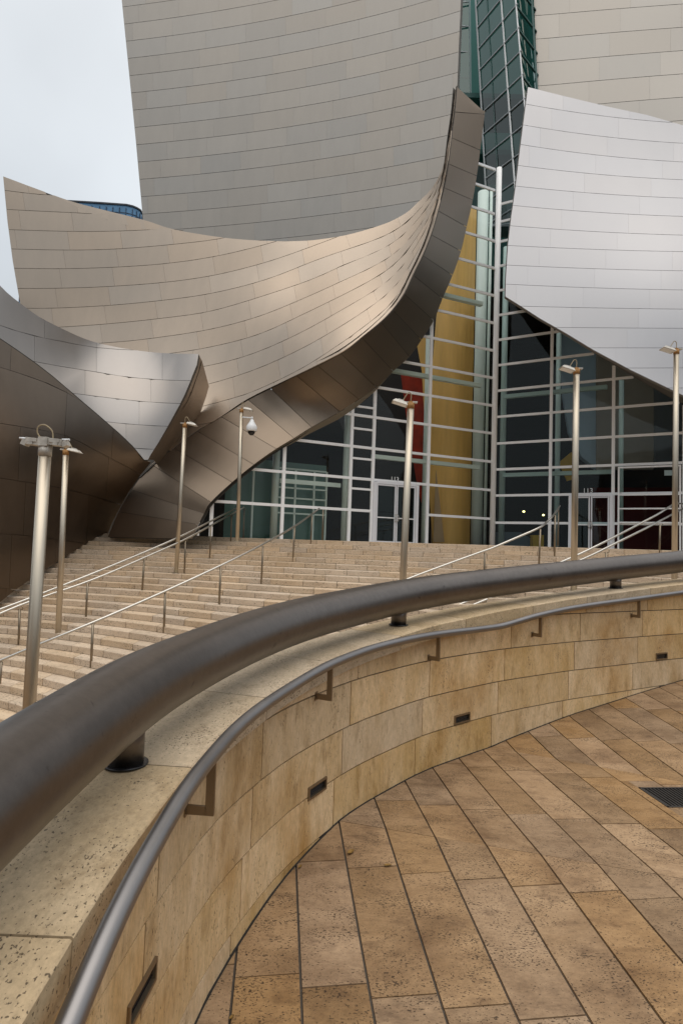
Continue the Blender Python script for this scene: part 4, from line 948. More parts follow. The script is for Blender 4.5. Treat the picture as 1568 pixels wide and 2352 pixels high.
# --- upper right wall
SU_SIL = [(1221, -170), (1225, 0), (1229, 90), (1234, 205), (1240, 260), (1400, 300), (1568, 350), (1700, 380), (1700, -170)]
suY = tps([(1225, 0, 33), (1234, 205, 32.6), (1568, 0, 30), (1568, 300, 29.6), (1700, 100, 29), (1400, 100, 31.3), (1221, -170, 33.2)])
su = Shell('concert_hall_upper_wall', 'beige steel wall at the top right behind the pale wing', 'steel wall', suY, SU_SIL, S_UPR, gap=(.2, 1.0))
for r in range(-3, 7):
    a = 36 + 54 * r; b = 9 + 53.5 * r; f1_ = prow([(1150, a + 2), (1228, a), (1400, (a + b) / 2 - 1), (1568, b), (1750, b - 12)]); a2, b2 = a + 54, b + 53.5
    f2_ = prow([(1150, a2 + 2), (1228, a2), (1400, (a2 + b2) / 2 - 1), (1568, b2), (1750, b2 - 12)])
    base = 1283 - 24 * r; su.panel(f1_, f2_, [base + 140 * k for k in range(-3, 5)])

# --- brown edge band under the swoop
INN = [(1047, 195), (1042, 256), (1034, 314), (1027, 374), (1017, 429), (1004, 482), (988, 537), (969, 585), (947, 630), (927, 673), (901, 710), (874, 738), (831, 775), (781, 810), (727, 838), (680, 862), (621, 892), (570, 918), (508, 957), (453, 990), (400, 1029), (347, 1066), (302, 1125), (272, 1175), (247, 1234)]
OUT = [(1101, 270), (1101, 274), (1091, 356), (1083, 414), (1074, 469), (1060, 530), (1047, 585), (1028, 640), (1005, 693), (985, 743), (957, 787), (930, 825), (893, 858), (855, 895), (815, 922), (772, 950), (708, 985), (668, 1010), (628, 1034), (577, 1070), (528, 1110), (480, 1155), (463, 1180), (450, 1205), (436, 1238)]
RB = empty('concert_hall_edge_band', atY(350, 1225, 20.8), 'brown steel edge band curving under the swoop down to the steps', 'steel wall', 'curved steel walls of the concert hall')
RIN = [sw.S(*p) + np.array((0, .03, 0)) for p in INN]
def rin_fix(i): 
    x, y = INN[i]
    return atY(x, y, interp([(1047, 0)], 0)) if False else RIN[i]
for i in (21, 22, 23, 24): RIN[i] = atY(*INN[i], (22.2, 21.9, 21.8, 21.8)[i - 21])
FA = atY(490, 1240, 21.07); FB = atY(1129, 1240, 26.0)          # entrance glass plane
fd = np.array((FB[0] - FA[0], FB[1] - FA[1])); fn_ = np.array((-fd[1], fd[0])) / np.linalg.norm(fd)
def F1hit(x, y): d = ray(x, y); k = (FA[:2] @ fn_) / (d[:2] @ fn_); return d * k
ROUT = [F1hit(*p) - np.array((fn_[0], fn_[1], 0)) * .35 for p in OUT]
for i in (22, 23, 24): ROUT[i] = ROUT[i] + np.array((0, .15, 0))
INs = catmull(RIN, 3); OUs = catmull(ROUT, 3)
m_ = MB(); V = []
for a, b in zip(INs, OUs):
    V += [a, b]
for i in range(len(INs)):
    j = min(i + 1, len(INs) - 1); h_ = max(i - 1, 0); nn = np.cross(OUs[i] - INs[i], (INs[j] + OUs[j]) - (INs[h_] + OUs[h_])); nn /= np.linalg.norm(nn)
    if nn @ INs[i] < 0: nn = -nn
    V[2 * i] = INs[i] + nn * .14; V[2 * i + 1] = OUs[i] + nn * .14
m_.add(V, [(2 * i, 2 * i + 1, 2 * i + 3, 2 * i + 2) for i in range(len(INs) - 1)]); m_.build('wall_core', M_CORE, RB)
for i in range(len(INN) - 1):
    a0, a1 = INs[3 * i:3 * i + 4], OUs[3 * i:3 * i + 4]; G = []
    for k, (p, q) in enumerate(zip(a0, a1)):
        w_ = q - p; G.append([p + w_ * .006, p + w_ * .35, p + w_ * .68, p + w_ * .994])
    for side, kk in ((0, 1), (3, 2)):
        for c in range(4): G[side][c] = G[side][c] + (G[kk][c] - G[side][c]) * (.026 if i else .05)
    V = [p for g in G for p in g]; Fs = [(4 * r + c, 4 * r + c + 1, 4 * r + c + 5, 4 * r + c + 4) for r in range(3) for c in range(3)]
    m_ = MB(); m_.add(V, Fs, True); m_.build('panel', S_RIB, RB)
m_ = MB(); m_.add([atY(212, 1000, 25.2), atY(440, 1000, 25.2), atY(440, 1250, 25.2), atY(212, 1250, 25.2)], [(0, 1, 2, 3)]); m_.build('dark_gap_backing', M_CORE, RB)  # dark sheet added behind the gap beside the band to keep it dark
# pale trim between band and glass
m_ = MB(); lo = [(893, 858), (855, 895), (815, 922), (772, 950), (708, 985), (668, 1010), (628, 1034), (577, 1070), (528, 1110), (480, 1155)]
wd = [3, 7, 13, 14, 11, 9, 6, 4, 3, 1]; V = []
for (x, y), q in zip(lo, wd): V += [F1hit(x, y) - np.array((*fn_, 0)) * .36, F1hit(x + q * .25, y + q) - np.array((*fn_, 0)) * .05]
m_.add(V, [(2 * i, 2 * i + 1, 2 * i + 3, 2 * i + 2) for i in range(len(lo) - 1)]); m_.build('pale_trim', M_GROUTW, RB)
# ================================================================== GLASS ENTRANCE
def plane_uv(P0, P1):
    P0 = np.array(P0); P1 = np.array(P1); t = P1[:2] - P0[:2]; L = np.linalg.norm(t); t /= L; n = np.array((-t[1], t[0]))
    def hit(x, y): d = ray(x, y); return d * ((P0[:2] @ n) / (d[:2] @ n))
    def u_of(x, y): p = hit(x, y); return (p[:2] - P0[:2]) @ t
    def pt(u, z, o=0.0): p = P0[:2] + t * u + n * o; return np.array((p[0], p[1], z))
    return hit, u_of, pt, L, t, n
hit1, u1, pt1, L1, t1, n1 = plane_uv(FA, FB)
F2P = atY(1544, 1240, 22.6); C2 = np.array((FB[0], FB[1], FB[2]))
hit2, u2, pt2, L2, t2, n2 = plane_uv(C2, F2P)
def facade(root, region, pt, us, zs, wv, wh, mgl, mfr, hit, inner_n, fins=None, skip=None, zbase=ZL):
    """us: vertical members, zs: horizontal members; panes between; all kept inside a picture region"""
    inside = lambda p: inpoly(proj(p), region)
    zs_all = sorted(zs); ztop = zs_all[-1]
    for u in us:
        zz = [z for z in np.arange(zbase, ztop + .01, .1) if inside(pt(u, z))]
        if not zz: continue
        m_ = MB(); m_.bar(pt(u, min(zz)), pt(u, max(zz)), wv, .12, (*inner_n, 0)); m_.build('mullion', mfr, root)
    for z in zs_all:
        for ua, ub in zip(us, us[1:]):
            if skip and skip(ua, ub, z): continue
            q = [u for u in np.linspace(ua + wv / 2, ub - wv / 2, 40) if inside(pt(u, z))]
            if len(q) < 3: continue
            m_ = MB(); m_.bar(pt(q[0], z), pt(q[-1], z), .10, wh, (0, 0, 1)); m_.build('transom', mfr, root)
    zl = [zbase] + zs_all
    for za, zb in zip(zl, zl[1:]):
        for ua, ub in zip(us, us[1:]):
            quad = [proj(pt(u, z)) for u, z in ((ua + wv * .3, za + wh * .3), (ub - wv * .3, za + wh * .3), (ub - wv * .3, zb - wh * .3), (ua + wv * .3, zb - wh * .3))]
            pl = clip_convex(region, quad)
            if len(pl) < 3 or abs(parea(pl)) < 20: continue
            P = [hit(*p) for p in pl]; n3 = np.array((*inner_n, 0))
            tri = tessellate_polygon([[Vector((p[0], p[1], 0)) for p in pl]])
            m_ = MB(); m_.add([p + n3 * .005 for p in P], [tuple(t_) for t_ in tri]); m_.build('pane', mgl, root)
R1 = [(1139, 352), (1129, 1300), (425, 1300), (430, 1226), (450, 1195), (476, 1150), (528, 1104), (580, 1062), (668, 1004), (708, 980), (772, 946), (815, 917), (853, 890), (890, 855), (928, 822), (954, 785), (982, 741), (1002, 691), (1025, 640), (1044, 584), (1057, 528), (1071, 468), (1080, 413), (1088, 356)]
GE = empty('glass_entrance', pt1(L1, ZL), 'white framed glass wall left of the corner mullion with warm wood behind', 'glass wall', 'glass entrance walls')
um = [u1(452, 1250), u1(485, 1200), u1(649, 1150), u1(804, 1100), u1(855, 1100), u1(982, 1100), L1]
z1s = [1.52, 2.745, 3.97, 5.2, 6.41, 7.62, 8.83, 10.05, 11.27, 12.49, 13.71, 14.93, 16.0, 16.95]
UD0, UD1 = u1(857, 1180), u1(954, 1180)
facade(GE, R1, pt1, um, z1s, .085, .07, M_GLASS, M_MULL, hit1, (n1[0], n1[1]), skip=lambda a, b, z: z < 2.6 and a > um[3] + .01 and b < um[5] + .01 and a < um[4] + .3 and a > um[4] - .1)
# extra transoms of the narrow bay left of the doors
for z in (2.35, 3.52, 4.68, 5.55):
    m_ = MB(); m_.bar(pt1(um[3] + .04, z), pt1(um[4] - .04, z), .08, .05, (0, 0, 1)); m_.build('transom', M_MULL, GE)
m_ = MB(); c_ = pt1(L1, ZL) + np.array((0, -.05, 0)); m_.tube([c_, c_ + (0, 0, 8), c_ + (0, 0, 16.75)], .12, 16); m_.build('corner_mullion', M_MULL, GE)
GF = empty('glass_entrance_right', pt2(L2 * .5, ZL), 'darker glass wall right of the corner mullion under the pale wing', 'glass wall', 'glass entrance walls')
GF.name = 'glass_entrance.001'; WORLD['glass_entrance.001'] = WORLD['glass_entrance_right']
R2 = [(1131, 1300), (1139, 438), (1192, 432), (1190, 560), (1188, 640), (1180, 690), (1280, 757), (1357, 808), (1410, 838), (1453, 865), (1544, 917), (1680, 970), (1680, 1330)]
uv2 = [0.0, u2(1263, 1100), u2(1407, 1100), u2(1570, 1100), u2(1700, 1100)]
z2s = [1.36, 2.52, 3.64, 4.76, 5.92, 7.06, 8.18, 9.3, 10.4, 11.5, 12.6, 13.7, 14.6, 15.4]
facade(GF, R2, pt2, uv2, z2s, .075, .06, M_GLASSD, M_MULL, hit2, (n2[0], n2[1]))
# soffit strip under the pale wing
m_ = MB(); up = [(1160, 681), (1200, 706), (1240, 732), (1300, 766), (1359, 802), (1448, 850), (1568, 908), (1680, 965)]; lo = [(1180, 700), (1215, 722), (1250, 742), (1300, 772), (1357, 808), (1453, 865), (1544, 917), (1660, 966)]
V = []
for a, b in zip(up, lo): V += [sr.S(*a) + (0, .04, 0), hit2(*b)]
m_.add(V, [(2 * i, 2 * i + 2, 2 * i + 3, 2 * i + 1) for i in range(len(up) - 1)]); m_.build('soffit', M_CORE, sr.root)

# doors
def doors(root, pt, ua, ub, nrm, ztop, lab):
    o = -.07; fw = .07; n3 = np.array((*nrm, 0)); um_ = (ua + ub) / 2; fr = MB()
    for u in (ua, ub): fr.bar(pt(u, ZL, o), pt(u, ztop + .05, o), .10, .12, (*nrm, 0))
    fr.bar(pt(ua + .06, ztop + .045, o), pt(ub - .06, ztop + .045, o), .11, .09, (0, 0, 1)); fr.build('door_frame', M_DOORF, root)
    for k, (a, b) in enumerate(((ua + .065, um_ - .008), (um_ + .008, ub - .065))):
        m_ = MB(); 
        for u in (a + fw / 2, b - fw / 2): m_.bar(pt(u, ZL + .01, o), pt(u, ztop - .01, o), fw, .05, (*nrm, 0))
        for z, h in ((ZL + .06, .10), (ztop - .05, .08)): m_.bar(pt(a + fw, z, o), pt(b - fw, z, o), .048, h, (0, 0, 1))
        d_ = m_.build('door', M_DOORF, root)
        m_ = MB(); m_.bar(pt(a + fw, ZL + 1.0, o), pt(b - fw, ZL + 1.0, o), .04, .045, (0, 0, 1)); m_.build('push_bar', M_MULL, d_)
        m_ = MB(); uh = b - fw * .5 if k == 0 else a + fw * .5; m_.tube(catmull([pt(uh, ZL + .86, o - .03), pt(uh, ZL + .88, o - .10), pt(uh - .03 * (1 if k == 0 else -1), ZL + 1.0, o - .12), pt(uh, ZL + 1.12, o - .10), pt(uh, ZL + 1.14, o - .03)], 4), .016, 8); m_.build('handle', M_SRAIL, d_)
        m_ = MB(); g_ = [pt(a + fw, ZL + .11, o), pt(b - fw, ZL + .11, o), pt(b - fw, ztop - .09, o), pt(a + fw, ztop - .09, o)]; m_.add(g_, [(0, 1, 2, 3)]); m_.build('door_glass', M_GLASSD, d_)
    # number on the glass above
    cu = bpy.data.curves.new('door_number', 'FONT'); cu.body = '113'; cu.size = .26; cu.extrude = .004; cu.align_x = 'CENTER'
    to = bpy.data.objects.new('door_number', cu); COL.objects.link(to); dgp = bpy.context.evaluated_depsgraph_get(); me = bpy.data.meshes.new_from_object(to.evaluated_get(dgp)); bpy.data.objects.remove(to)
    me.materials.clear(); me.materials.append(M_WHITE); no = bpy.data.objects.new('door_number', me); COL.objects.link(no); no.parent = root
    p = pt(um_ - .1, ztop + .13, -.09); tx = (pt(1, 0) - pt(0, 0)); tx /= np.linalg.norm(tx); nz = -n3
    M4 = Matrix(((tx[0], 0, nz[0], 0), (tx[1], 0, nz[1], 0), (tx[2], 1, nz[2], 0), (0, 0, 0, 1)))
    wp = Vector((p[0], p[1], p[2] + EZ)) - Vector(WORLD[root.name]); no.matrix_local = Matrix.Translation(wp) @ M4
doors(GE, pt1, UD0, UD1, (n1[0], n1[1]), 2.62, '')
doors(GF, pt2, u2(1309, 1200), u2(1403, 1200), (n2[0], n2[1]), 2.44, '')
# vestibule frame to the right of the right doors
for za in (ZL, ):
    m_ = MB(); ua, ub = u2(1420, 1200), u2(1561, 1200)
    for u in (ua, ub): m_.bar(pt2(u, ZL, -.12), pt2(u, 3.55, -.12), .06, .06, (*n2, 0))
    for z in (3.52, 2.46, 1.93, 1.40): m_.bar(pt2(ua + .03, z, -.12), pt2(ub - .03, z, -.12), .055, .05, (0, 0, 1))
    m_.build('vestibule_frame', M_MULL, GF)
m_ = MB(); m_.box(pt2(u2(1540, 1080), 3.28, .02), .45, .01, .2, ((t2[0], t2[1], 0), (n2[0], n2[1], 0), (0, 0, 1))); m_.build('notice_plate', M_WHITE, GF)

# ------------------------------------------------------------------ foyer seen through the glass
def wallquad(name, x0, y0, Y0, x1, y1, Y1, ztop, zbot, mat, parent=None, th=.1, **tk):
    a = atY(x0, y0, Y0); b = atY(x1, y1, Y1); d = b - a; d[2] = 0; n = np.array((-d[1], d[0], 0)); n /= np.linalg.norm(n)
    V = [(a[0], a[1], zbot), (b[0], b[1], zbot), (b[0] + n[0] * th, b[1] + n[1] * th, zbot), (a[0] + n[0] * th, a[1] + n[1] * th, zbot)]
    V += [(v[0], v[1], ztop) for v in V]; m_ = MB(); m_.hexa(V); return m_.build(name, mat, parent, **tk)
m_ = MB(); m_.add([(-6, 22, .305), (5, 26.6, .305), (16, 20.5, .305), (20, 40, .305), (-6, 40, .305)], [(0, 1, 2, 3, 4)])
m_.build('foyer_floor', M_INTF, kind='structure')
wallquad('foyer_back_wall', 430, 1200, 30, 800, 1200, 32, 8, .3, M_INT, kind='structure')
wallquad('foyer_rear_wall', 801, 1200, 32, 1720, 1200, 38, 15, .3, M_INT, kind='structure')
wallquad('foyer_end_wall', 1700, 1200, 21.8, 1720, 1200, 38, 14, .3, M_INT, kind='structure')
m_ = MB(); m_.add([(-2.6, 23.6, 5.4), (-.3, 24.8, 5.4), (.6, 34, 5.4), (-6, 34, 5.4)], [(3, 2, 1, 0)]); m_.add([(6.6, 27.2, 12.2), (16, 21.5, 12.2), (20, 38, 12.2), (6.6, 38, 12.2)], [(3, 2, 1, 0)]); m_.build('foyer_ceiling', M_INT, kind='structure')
# timber clad column, planks set round a curve
tc = empty('timber_column', atY(1045, 1240, 28.2), 'tall golden timber clad column glowing behind the glass', 'column')
n_ = 10
for k in range(n_):
    t = k / n_; tt = (k + 1) / n_; prof = lambda q: (lerp(986, 1078, q), 28.4 - .45 * math.sin(math.pi * min(1, q * .9 + .05)))
    (xa, ya), (xb, yb) = prof(t), prof(tt); m_ = MB(); V = []
    for zz in (.3, 3.2, 7.0, 16.5):
        sh = interp([(.3, .16), (3.2, -.12), (7, -.18), (16.5, .35)], zz)
        a = atY(xa, 1240, ya); b = atY(xb, 1240, yb); f_ = (1 - t) * sh; g_ = (1 - tt) * sh
        V += [(a[0] + f_ + .002, a[1], zz), (b[0] + g_ - .002, b[1], zz), (b[0] + g_ - .006, b[1] + .05, zz), (a[0] + f_ + .006, a[1] + .05, zz)]
    for r in range(3):
        b_ = 4 * r; m_.hexa([V[b_ + i] for i in range(4)] + [V[b_ + 4 + i] for i in range(4)])
    m_.build('plank', M_GOLD, tc)
m_ = MB(); a = atY(988, 1240, 29.2); b = atY(1077, 1240, 29.0); m_.box(((a[0] + b[0]) / 2, 29.2, 8.3), 1.7, .5, 16.0); m_.build('column_core', M_TAN, tc)
def panelwall(name, pts, th, mat, label, cat):
    """upright leaf through picture points given with distances"""
    P = [atY(*p) for p in pts]; n = len(P); m_ = MB(); c = sum(P) / n
    nn = np.cross(P[1] - P[0], P[2] - P[0]); nn /= np.linalg.norm(nn)
    if nn @ c < 0: nn = -nn
    tri = tessellate_polygon([[Vector((p[0], p[1], 0)) for p in pts]])
    m_.add(P + [p + nn * th for p in P], [tuple(t) for t in tri] + [tuple(i + n for i in reversed(t)) for t in tri] + [(i, (i + 1) % n, (i + 1) % n + n, i + n) for i in range(n)])
    return m_.build(name, mat, label=label, cat=cat)
panelwall('timber_panel', [(953, 770, 29.5), (984, 770, 29.4), (984, 1010, 29.4), (977, 1010, 29.4), (968, 850, 29.5)], .15, M_GOLD, 'narrow slanting strip of golden timber left of the column', 'timber panel')
panelwall('red_wall_panel', [(920, 860, 30.5), (980, 860, 30.2), (978, 1000, 30.2), (975, 1180, 30.2), (960, 1130, 30.3), (942, 1020, 30.5), (931, 945, 30.6)], .2, M_RED, 'dark red fabric panel hanging behind the left bay of glass', 'wall panel')
panelwall('dark_timber_panel', [(995, 1245, 27.6), (1020, 1245, 27.6), (1009, 1150, 27.6), (1001, 1080, 27.6)], .1, M_TAN, 'dark slanting timber foot leaning on the golden column', 'timber panel')
panelwall('blue_wall_panel', [(1293, 735, 30), (1348, 770, 29.5), (1368, 800, 29.2), (1368, 1075, 29.2), (1335, 1050, 29.6), (1305, 990, 30), (1291, 900, 30), (1288, 820, 30)], .3, M_BLUEW, 'curved blue grey plaster wall behind the right hand glass', 'wall panel')
panelwall('grey_wall_panel', [(1369, 790, 28.9), (1500, 850, 28.2), (1500, 1078, 28.2), (1412, 1078, 28.6), (1369, 1085, 28.9)], .3, M_GREYW, 'brown grey plaster wall behind the middle right glass bay', 'wall panel')
panelwall('slate_wall_panel', [(1503, 870, 28), (1640, 930, 27.5), (1640, 1075, 27.5), (1503, 1075, 28)], .3, simple('slate plaster', (.18, .19, .20), .7), 'dark slate wall behind the far right bay of glass', 'wall panel')
panelwall('yellow_wall_panel', [(1283, 1062, 29), (1312, 1038, 29), (1316, 1060, 29), (1318, 1100, 29), (1302, 1105, 29)], .1, M_YEL, 'yellow folded panel low behind the lamp post', 'wall panel')
panelwall('yellow_box', [(1223, 1229, 27.5), (1248, 1229, 27.5), (1248, 1256, 27.5), (1223, 1256, 27.5)], .4, M_YEL, 'yellow box standing on the foyer floor by the corner', 'box')
panelwall('red_foyer_wall', [(1352, 1120, 31), (1568, 1120, 30), (1568, 1262, 30), (1352, 1262, 31)], .3, simple('deep red wall', (.16, .015, .015), .7), 'deep red wall low down behind the right hand doors', 'wall panel')
panelwall('reception_counter', [(1142, 1222, 28), (1195, 1222, 28), (1222, 1240, 28), (1222, 1262, 28), (1142, 1262, 28)], .5, simple('grey counter', (.14, .17, .2), .5), 'low grey counter inside the glass beside the corner', 'counter')
# steel columns and beams just inside
def icol(px, Yc, z0, z1, r, lab, mat=None):
    p = atY(px, 1245, Yc); m_ = MB(); m_.tube([(p[0], p[1], z0), (p[0], p[1], z1)], r, 14); return m_.build('steel_column', mat or M_GRN, label=lab, cat='column', group='pale green steel columns inside the glass')
icol(1093, 27.4, .3, 16.8, .25, 'thick pale green column between the timber column and corner mullion')
icol(1112, 27.3, .3, 16.8, .07, 'thin pale green tube beside the corner mullion')
icol(972, 26.3, .3, 9.5, .12, 'pale green column behind the mullion right of the left doors')
icol(627, 23.4, .3, 4.3, .14, 'pale green column in the low left corner of the glass')
icol(788, 24.6, .3, 6.2, .12, 'pale green column behind the mullion left of the doors')
icol(1150, 27.0, .3, 14, .13, 'dim green column just right of the corner mullion')
icol(1277, 26.2, .3, 10, .11, 'pale green column behind the first right hand mullion')
icol(1424, 25.2, .3, 7.5, .10, 'thin green column behind the second right hand mullion')
def beam(pa, pb, h, lab): m_ = MB(); m_.bar(pa, pb, .16, h, (0, 0, 1)); m_.build('steel_beam', M_GRN, label=lab, cat='beam', group='pale green steel beams inside the glass')
beam(pt1(um[4] + .2, 7.35, .5), pt1(L1 - .4, 7.35, .5), .20, 'green beam under the upper white transom of the left glass')
beam(pt1(um[4] + .2, 3.75, .5), pt1(L1 - .4, 3.75, .5), .18, 'green beam crossing in front of the timber column')
beam(pt1(um[5] + .2, 11.0, .5), pt1(L1 - .4, 11.0, .5), .22, 'green beam high in the narrow left glass')
beam(pt1(um[2] + .1, 2.5, .7), pt1(um[3] - .1, 2.5, .7), .12, 'green beam inside the low left glass')
beam(pt2(.3, 3.45, .5), pt2(uv2[2], 3.45, .5), .18, 'dim green beam low behind the right hand glass')
beam(pt2(.3, 6.9, .5), pt2(uv2[2] - .3, 6.9, .5), .18, 'dim green beam high behind the right hand glass')
# inner lobby door frames in the left bays
lf = empty('lobby_screen', pt1(um[2] + .6, .3, 1.6), 'pale green inner glass lobby frame behind the low left glass', 'screen')
m_ = MB()
for u in (um[1] + 1.9, um[2] + .25, um[2] + 1.05, um[2] + 1.85, um[3] - .3): m_.bar(pt1(u, .3, 1.6), pt1(u, 3.1, 1.6), .07, .07, (*n1, 0))
for z in (1.35, 1.95, 2.35, 3.1): m_.bar(pt1(um[2] + .29, z, 1.6), pt1(um[3] - .33, z, 1.6), .06, .07, (0, 0, 1))
m_.build('frame', M_GRN, lf)
m_ = MB(); m_.add([pt1(um[1] + .9, .3, 1.9), pt1(um[3] - .2, .3, 1.9), pt1(um[3] - .2, 3.4, 1.9), pt1(um[1] + .9, 3.4, 1.9)], [(0, 1, 2, 3)]); m_.build('screen_panel', simple('dark green glass wall', (.08, .17, .14), .3), lf)
for px, py in ((1202, 1175), (1247, 1183)):
    q = atY(px, py, 30); m_ = MB(); lathe(m_, q, [(.001, .05), (.05, .03), (.06, 0), (.05, -.03), (.001, -.045)], 10); m_.build('downlight', M_LED, label='tiny glowing ceiling lamp, the %s of two behind the dark glass' % ('left' if px < 1220 else 'right'), cat='lamp', group='small glowing lamps in the foyer')

# ------------------------------------------------------------------ glass tower slot between the tall walls
gt_ = empty('glass_tower', atY(1160, 430, 31), 'narrow dark green glass tower squeezed between the tall steel walls', 'glass tower')
def gquad(a, b, c, d, mat, name, parent, off=0): m_ = MB(); m_.add([a, b, c, d], [(0, 1, 2, 3)]); return m_.build(name, mat, parent)
TL, BL, TR, BR = atY(1068, -420, 35.4), atY(1118, 520, 33.5), atY(1146, -420, 32.0), atY(1226, 520, 30.6)
def gpt(u, v):  # face one of the prism: u across, v down
    L_ = lerp(TL, BL, v); R_ = lerp(TR, BR, v); return lerp(L_, R_, u)
QT, QB = atY(1250, -420, 34.8), atY(1275, 520, 33.8)
def hpt(u, v): return lerp(lerp(TR, BR, v), lerp(QT, QB, v), u)
# bars at constant height on face one
def bar_at(z, fpt, c, w_=.055):
    def sol(u):
        a, b = 0.0, 1.0
        for _ in range(30):
            m = (a + b) / 2
            if fpt(u, m)[2] > z: a = m
            else: b = m
        return fpt(u, a)
    return sol(0), sol(1)
hs = [36.6 - 1.38 * k for k in range(17)]
off3 = np.array((0, -.06, 0))
for z in hs:
    a, b = bar_at(z, gpt, 0)
    m_ = MB(); m_.bar(a + off3, b + off3 + (b - a) * .04, .06, .07, (0, 0, 1)); m_.build('transom', M_MULLG, gt_)
    a, b = bar_at(z, hpt, 0); m_ = MB(); m_.bar(a + off3, b + off3, .08, .10, (0, 0, 1)); m_.build('transom', M_TEAL, gt_)
for u, wd_, mt in ((0.0, .09, M_MULLG), (.30, .03, M_TEAL), (.66, .075, M_MULL), (1.0, .06, M_MULL)):
    m_ = MB(); m_.bar(gpt(u, 0) + off3 * 1.6, gpt(u, 1) + off3 * 1.6, wd_, wd_, (0, 1, 0)); m_.build('mullion', mt, gt_)
zz = [0] + [None] 
for r in range(len(hs) - 1):
    for ua, ub in ((0, .66), (.66, 1)):
        q = []
        for z, uu in ((hs[r], ua), (hs[r], ub), (hs[r + 1], ub), (hs[r + 1], ua)):
            a, b = 0.0, 1.0
            for _ in range(24):
                m = (a + b) / 2
                if gpt(uu, m)[2] > z: a = m
                else: b = m
            q.append(gpt(uu, a))
        gquad(*q, M_GLASSG, 'pane', gt_)
gquad(hpt(0, 0), hpt(1, 0), hpt(1, 1), hpt(0, 1), M_GLASSG, 'side_pane', gt_)
for u in (.45, .8):
    m_ = MB(); m_.bar(hpt(u, 0) + off3, hpt(u, 1) + off3, .07, .1, (0, 1, 0)); m_.build('mullion', M_TEAL, gt_)
# inner floor plates and back wall of the tower
for k, z in enumerate((27.5, 24, 20.5, 17)):
    m_ = MB(); m_.box((8.3, 36.5, z), 5.5, 3.0, .3); m_.build('floor_plate', M_TEAL, gt_)
m_ = MB(); m_.box((8.6, 39.0, 28), 9, .2, 40); m_.build('back_wall', simple('dark green wall', (.03, .17, .15), .6), gt_)
# narrow glass strip against the grey wall
g0 = empty('glass_strip', atY(1065, 250, 36), 'thin black glass strip with short bars beside the tall grey wall', 'glass strip')
a, b, c, d = atY(1035, -120, 36.5), atY(1076, -120, 36.2), atY(1082, 420, 35.4), atY(1025, 420, 35.8)
gquad(a, b, c, d, M_GLASSG, 'pane', g0)
for y in (4, 60, 119, 178, 236, 296):
    m_ = MB(); m_.bar(atY(1040, y - 1.5, 36.0), atY(1075, y + 1, 35.9), .06, .06, (0, 0, 1)); m_.build('transom', M_MULLG, g0)
m_ = MB(); m_.bar(b + off3, c + off3, .10, .1, (0, 1, 0)); m_.build('mullion', M_MULLG, g0)
m_ = MB(); m_.box((7.2, 40.5, 28), 6, .2, 40); m_.build('back_wall', M_INT, g0)

# ------------------------------------------------------------------ far office tower
ot = empty('office_tower', atY(245, 560, 160), 'far blue glass office tower top showing above the beige wall', 'building')
OP = [(60, 151.5), (160, 152), (230, 152.4), (290, 152.8), (305, 153.4), (315, 154.2), (323, 155.2), (328, 156.8), (331, 159.5), (332, 190), (60, 190)]
OPP = [atY(x, 470, Y)[:2] for x, Y in OP]; oc = sum(OPP) / len(OPP); ztp = atY(160, 461, 152)[2]; R_ = 0.0
def ring(r): return [tuple(p + (p - oc) / np.linalg.norm(p - oc) * r) for p in OPP][::-1]
def band(name, r, za, zb, mat):
    P = ring(r); n = len(P); m_ = MB(); m_.add([(x, y, za) for x, y in P] + [(x, y, zb) for x, y in P], [(i, (i + 1) % n, (i + 1) % n + n, i + n) for i in range(n)] + [tuple(range(n, 2 * n))]); m_.build(name, mat, ot)
band('body', R_, -4.9, ztp - .35, M_BLUEG); band('roof_rim', R_ + .3, ztp - .35, ztp + .05, simple('dark parapet rim', (.03, .035, .045), .5))
for k in range(14): band('floor_band', R_ + .12, ztp - 2.2 - k * 1.9 - .18, ztp - 2.2 - k * 1.9, simple('floor line', (.02, .05, .10), .5) if k == 0 else bpy.data.materials['floor line'])
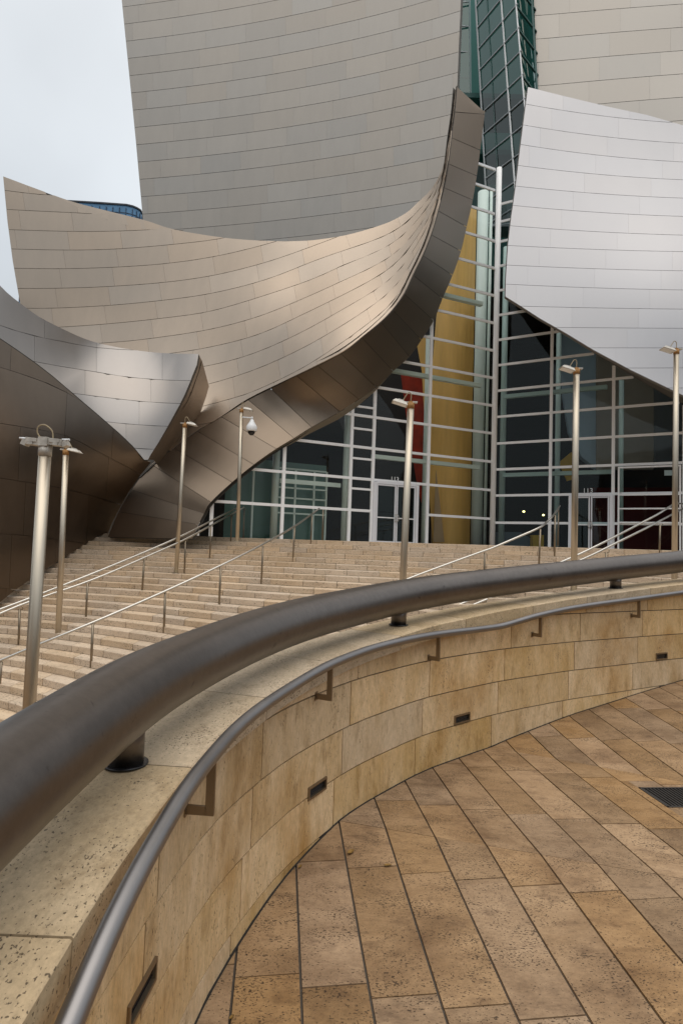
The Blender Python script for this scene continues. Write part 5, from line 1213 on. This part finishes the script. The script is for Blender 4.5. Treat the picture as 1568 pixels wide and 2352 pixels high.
m_ = MB(); P = [tuple(lerp(np.array(a), np.array(b), k / max(1, int(np.linalg.norm(np.array(b) - np.array(a)) / 1.6)))) for a, b in zip(ring(R_ + .15), ring(R_ + .15)[1:]) for k in range(max(1, int(np.linalg.norm(np.array(b) - np.array(a)) / 1.6)))]
for x, y in P: m_.box((x, y, ztp - 14), .18, .18, 26)
m_.build('fins', bpy.data.materials['floor line'], ot, kind='stuff')
# ------------------------------------------------------------------ unseen city blocks, added for the steel and glass to mirror
def block(x, y, wx, wy, h, rot, mw, mwin, label, fl=3.6):
    root = empty('added_office_block', (x, y, -4.9), label, 'building'); c, s_ = math.cos(rot), math.sin(rot); ax = ((c, s_, 0), (-s_, c, 0), (0, 0, 1))
    m_ = MB(); m_.box((x, y, -4.9 + h / 2), wx, wy, h, ax); m_.build('walls', mwin, root)
    m_ = MB(); z = -4.9
    while z < h - 5: m_.box((x, y, z + .6), wx + .5, wy + .5, 1.3, ax); z += fl
    for k in range(int(wx / 5) + 1):
        for sg in (-1, 1): q = np.array(ax[0]) * (-wx / 2 + k * 5) + np.array(ax[1]) * sg * (wy / 2 + .15); m_.box((x + q[0], y + q[1], -4.9 + h / 2), .7, .3, h - .4, ax)
    for k in range(int(wy / 5) + 1):
        for sg in (-1, 1): q = np.array(ax[1]) * (-wy / 2 + k * 5) + np.array(ax[0]) * sg * (wx / 2 + .15); m_.box((x + q[0], y + q[1], -4.9 + h / 2), .3, .7, h - .4, ax)
    m_.build('facade_grid', mw, root, kind='stuff'); m_ = MB(); m_.box((x, y, -4.9 + h + .4), wx + 1, wy + 1, .8, ax); m_.build('roof', mw, root)
MBR = simple('brown city stone', (.10, .06, .035), .8); MGL = simple('dark city windows', (.02, .024, .03), .3)
block(-30, -80, 60, 26, 26, .1, MBR, MGL, 'brown stone office block added behind the viewer for reflections')
block(42, -84, 55, 30, 22, -.15, MBR, MGL, 'lower brown office block added behind the viewer, mirrored in the doors')
block(85, 4, 24, 60, 26, .05, MBR, MGL, 'dark office block added out of view on the right for reflections')
block(-80, 6, 26, 50, 24, 0, MBR, MGL, 'dark office block added out of view on the left for reflections')
print('TOTAL objs', len(bpy.data.objects))
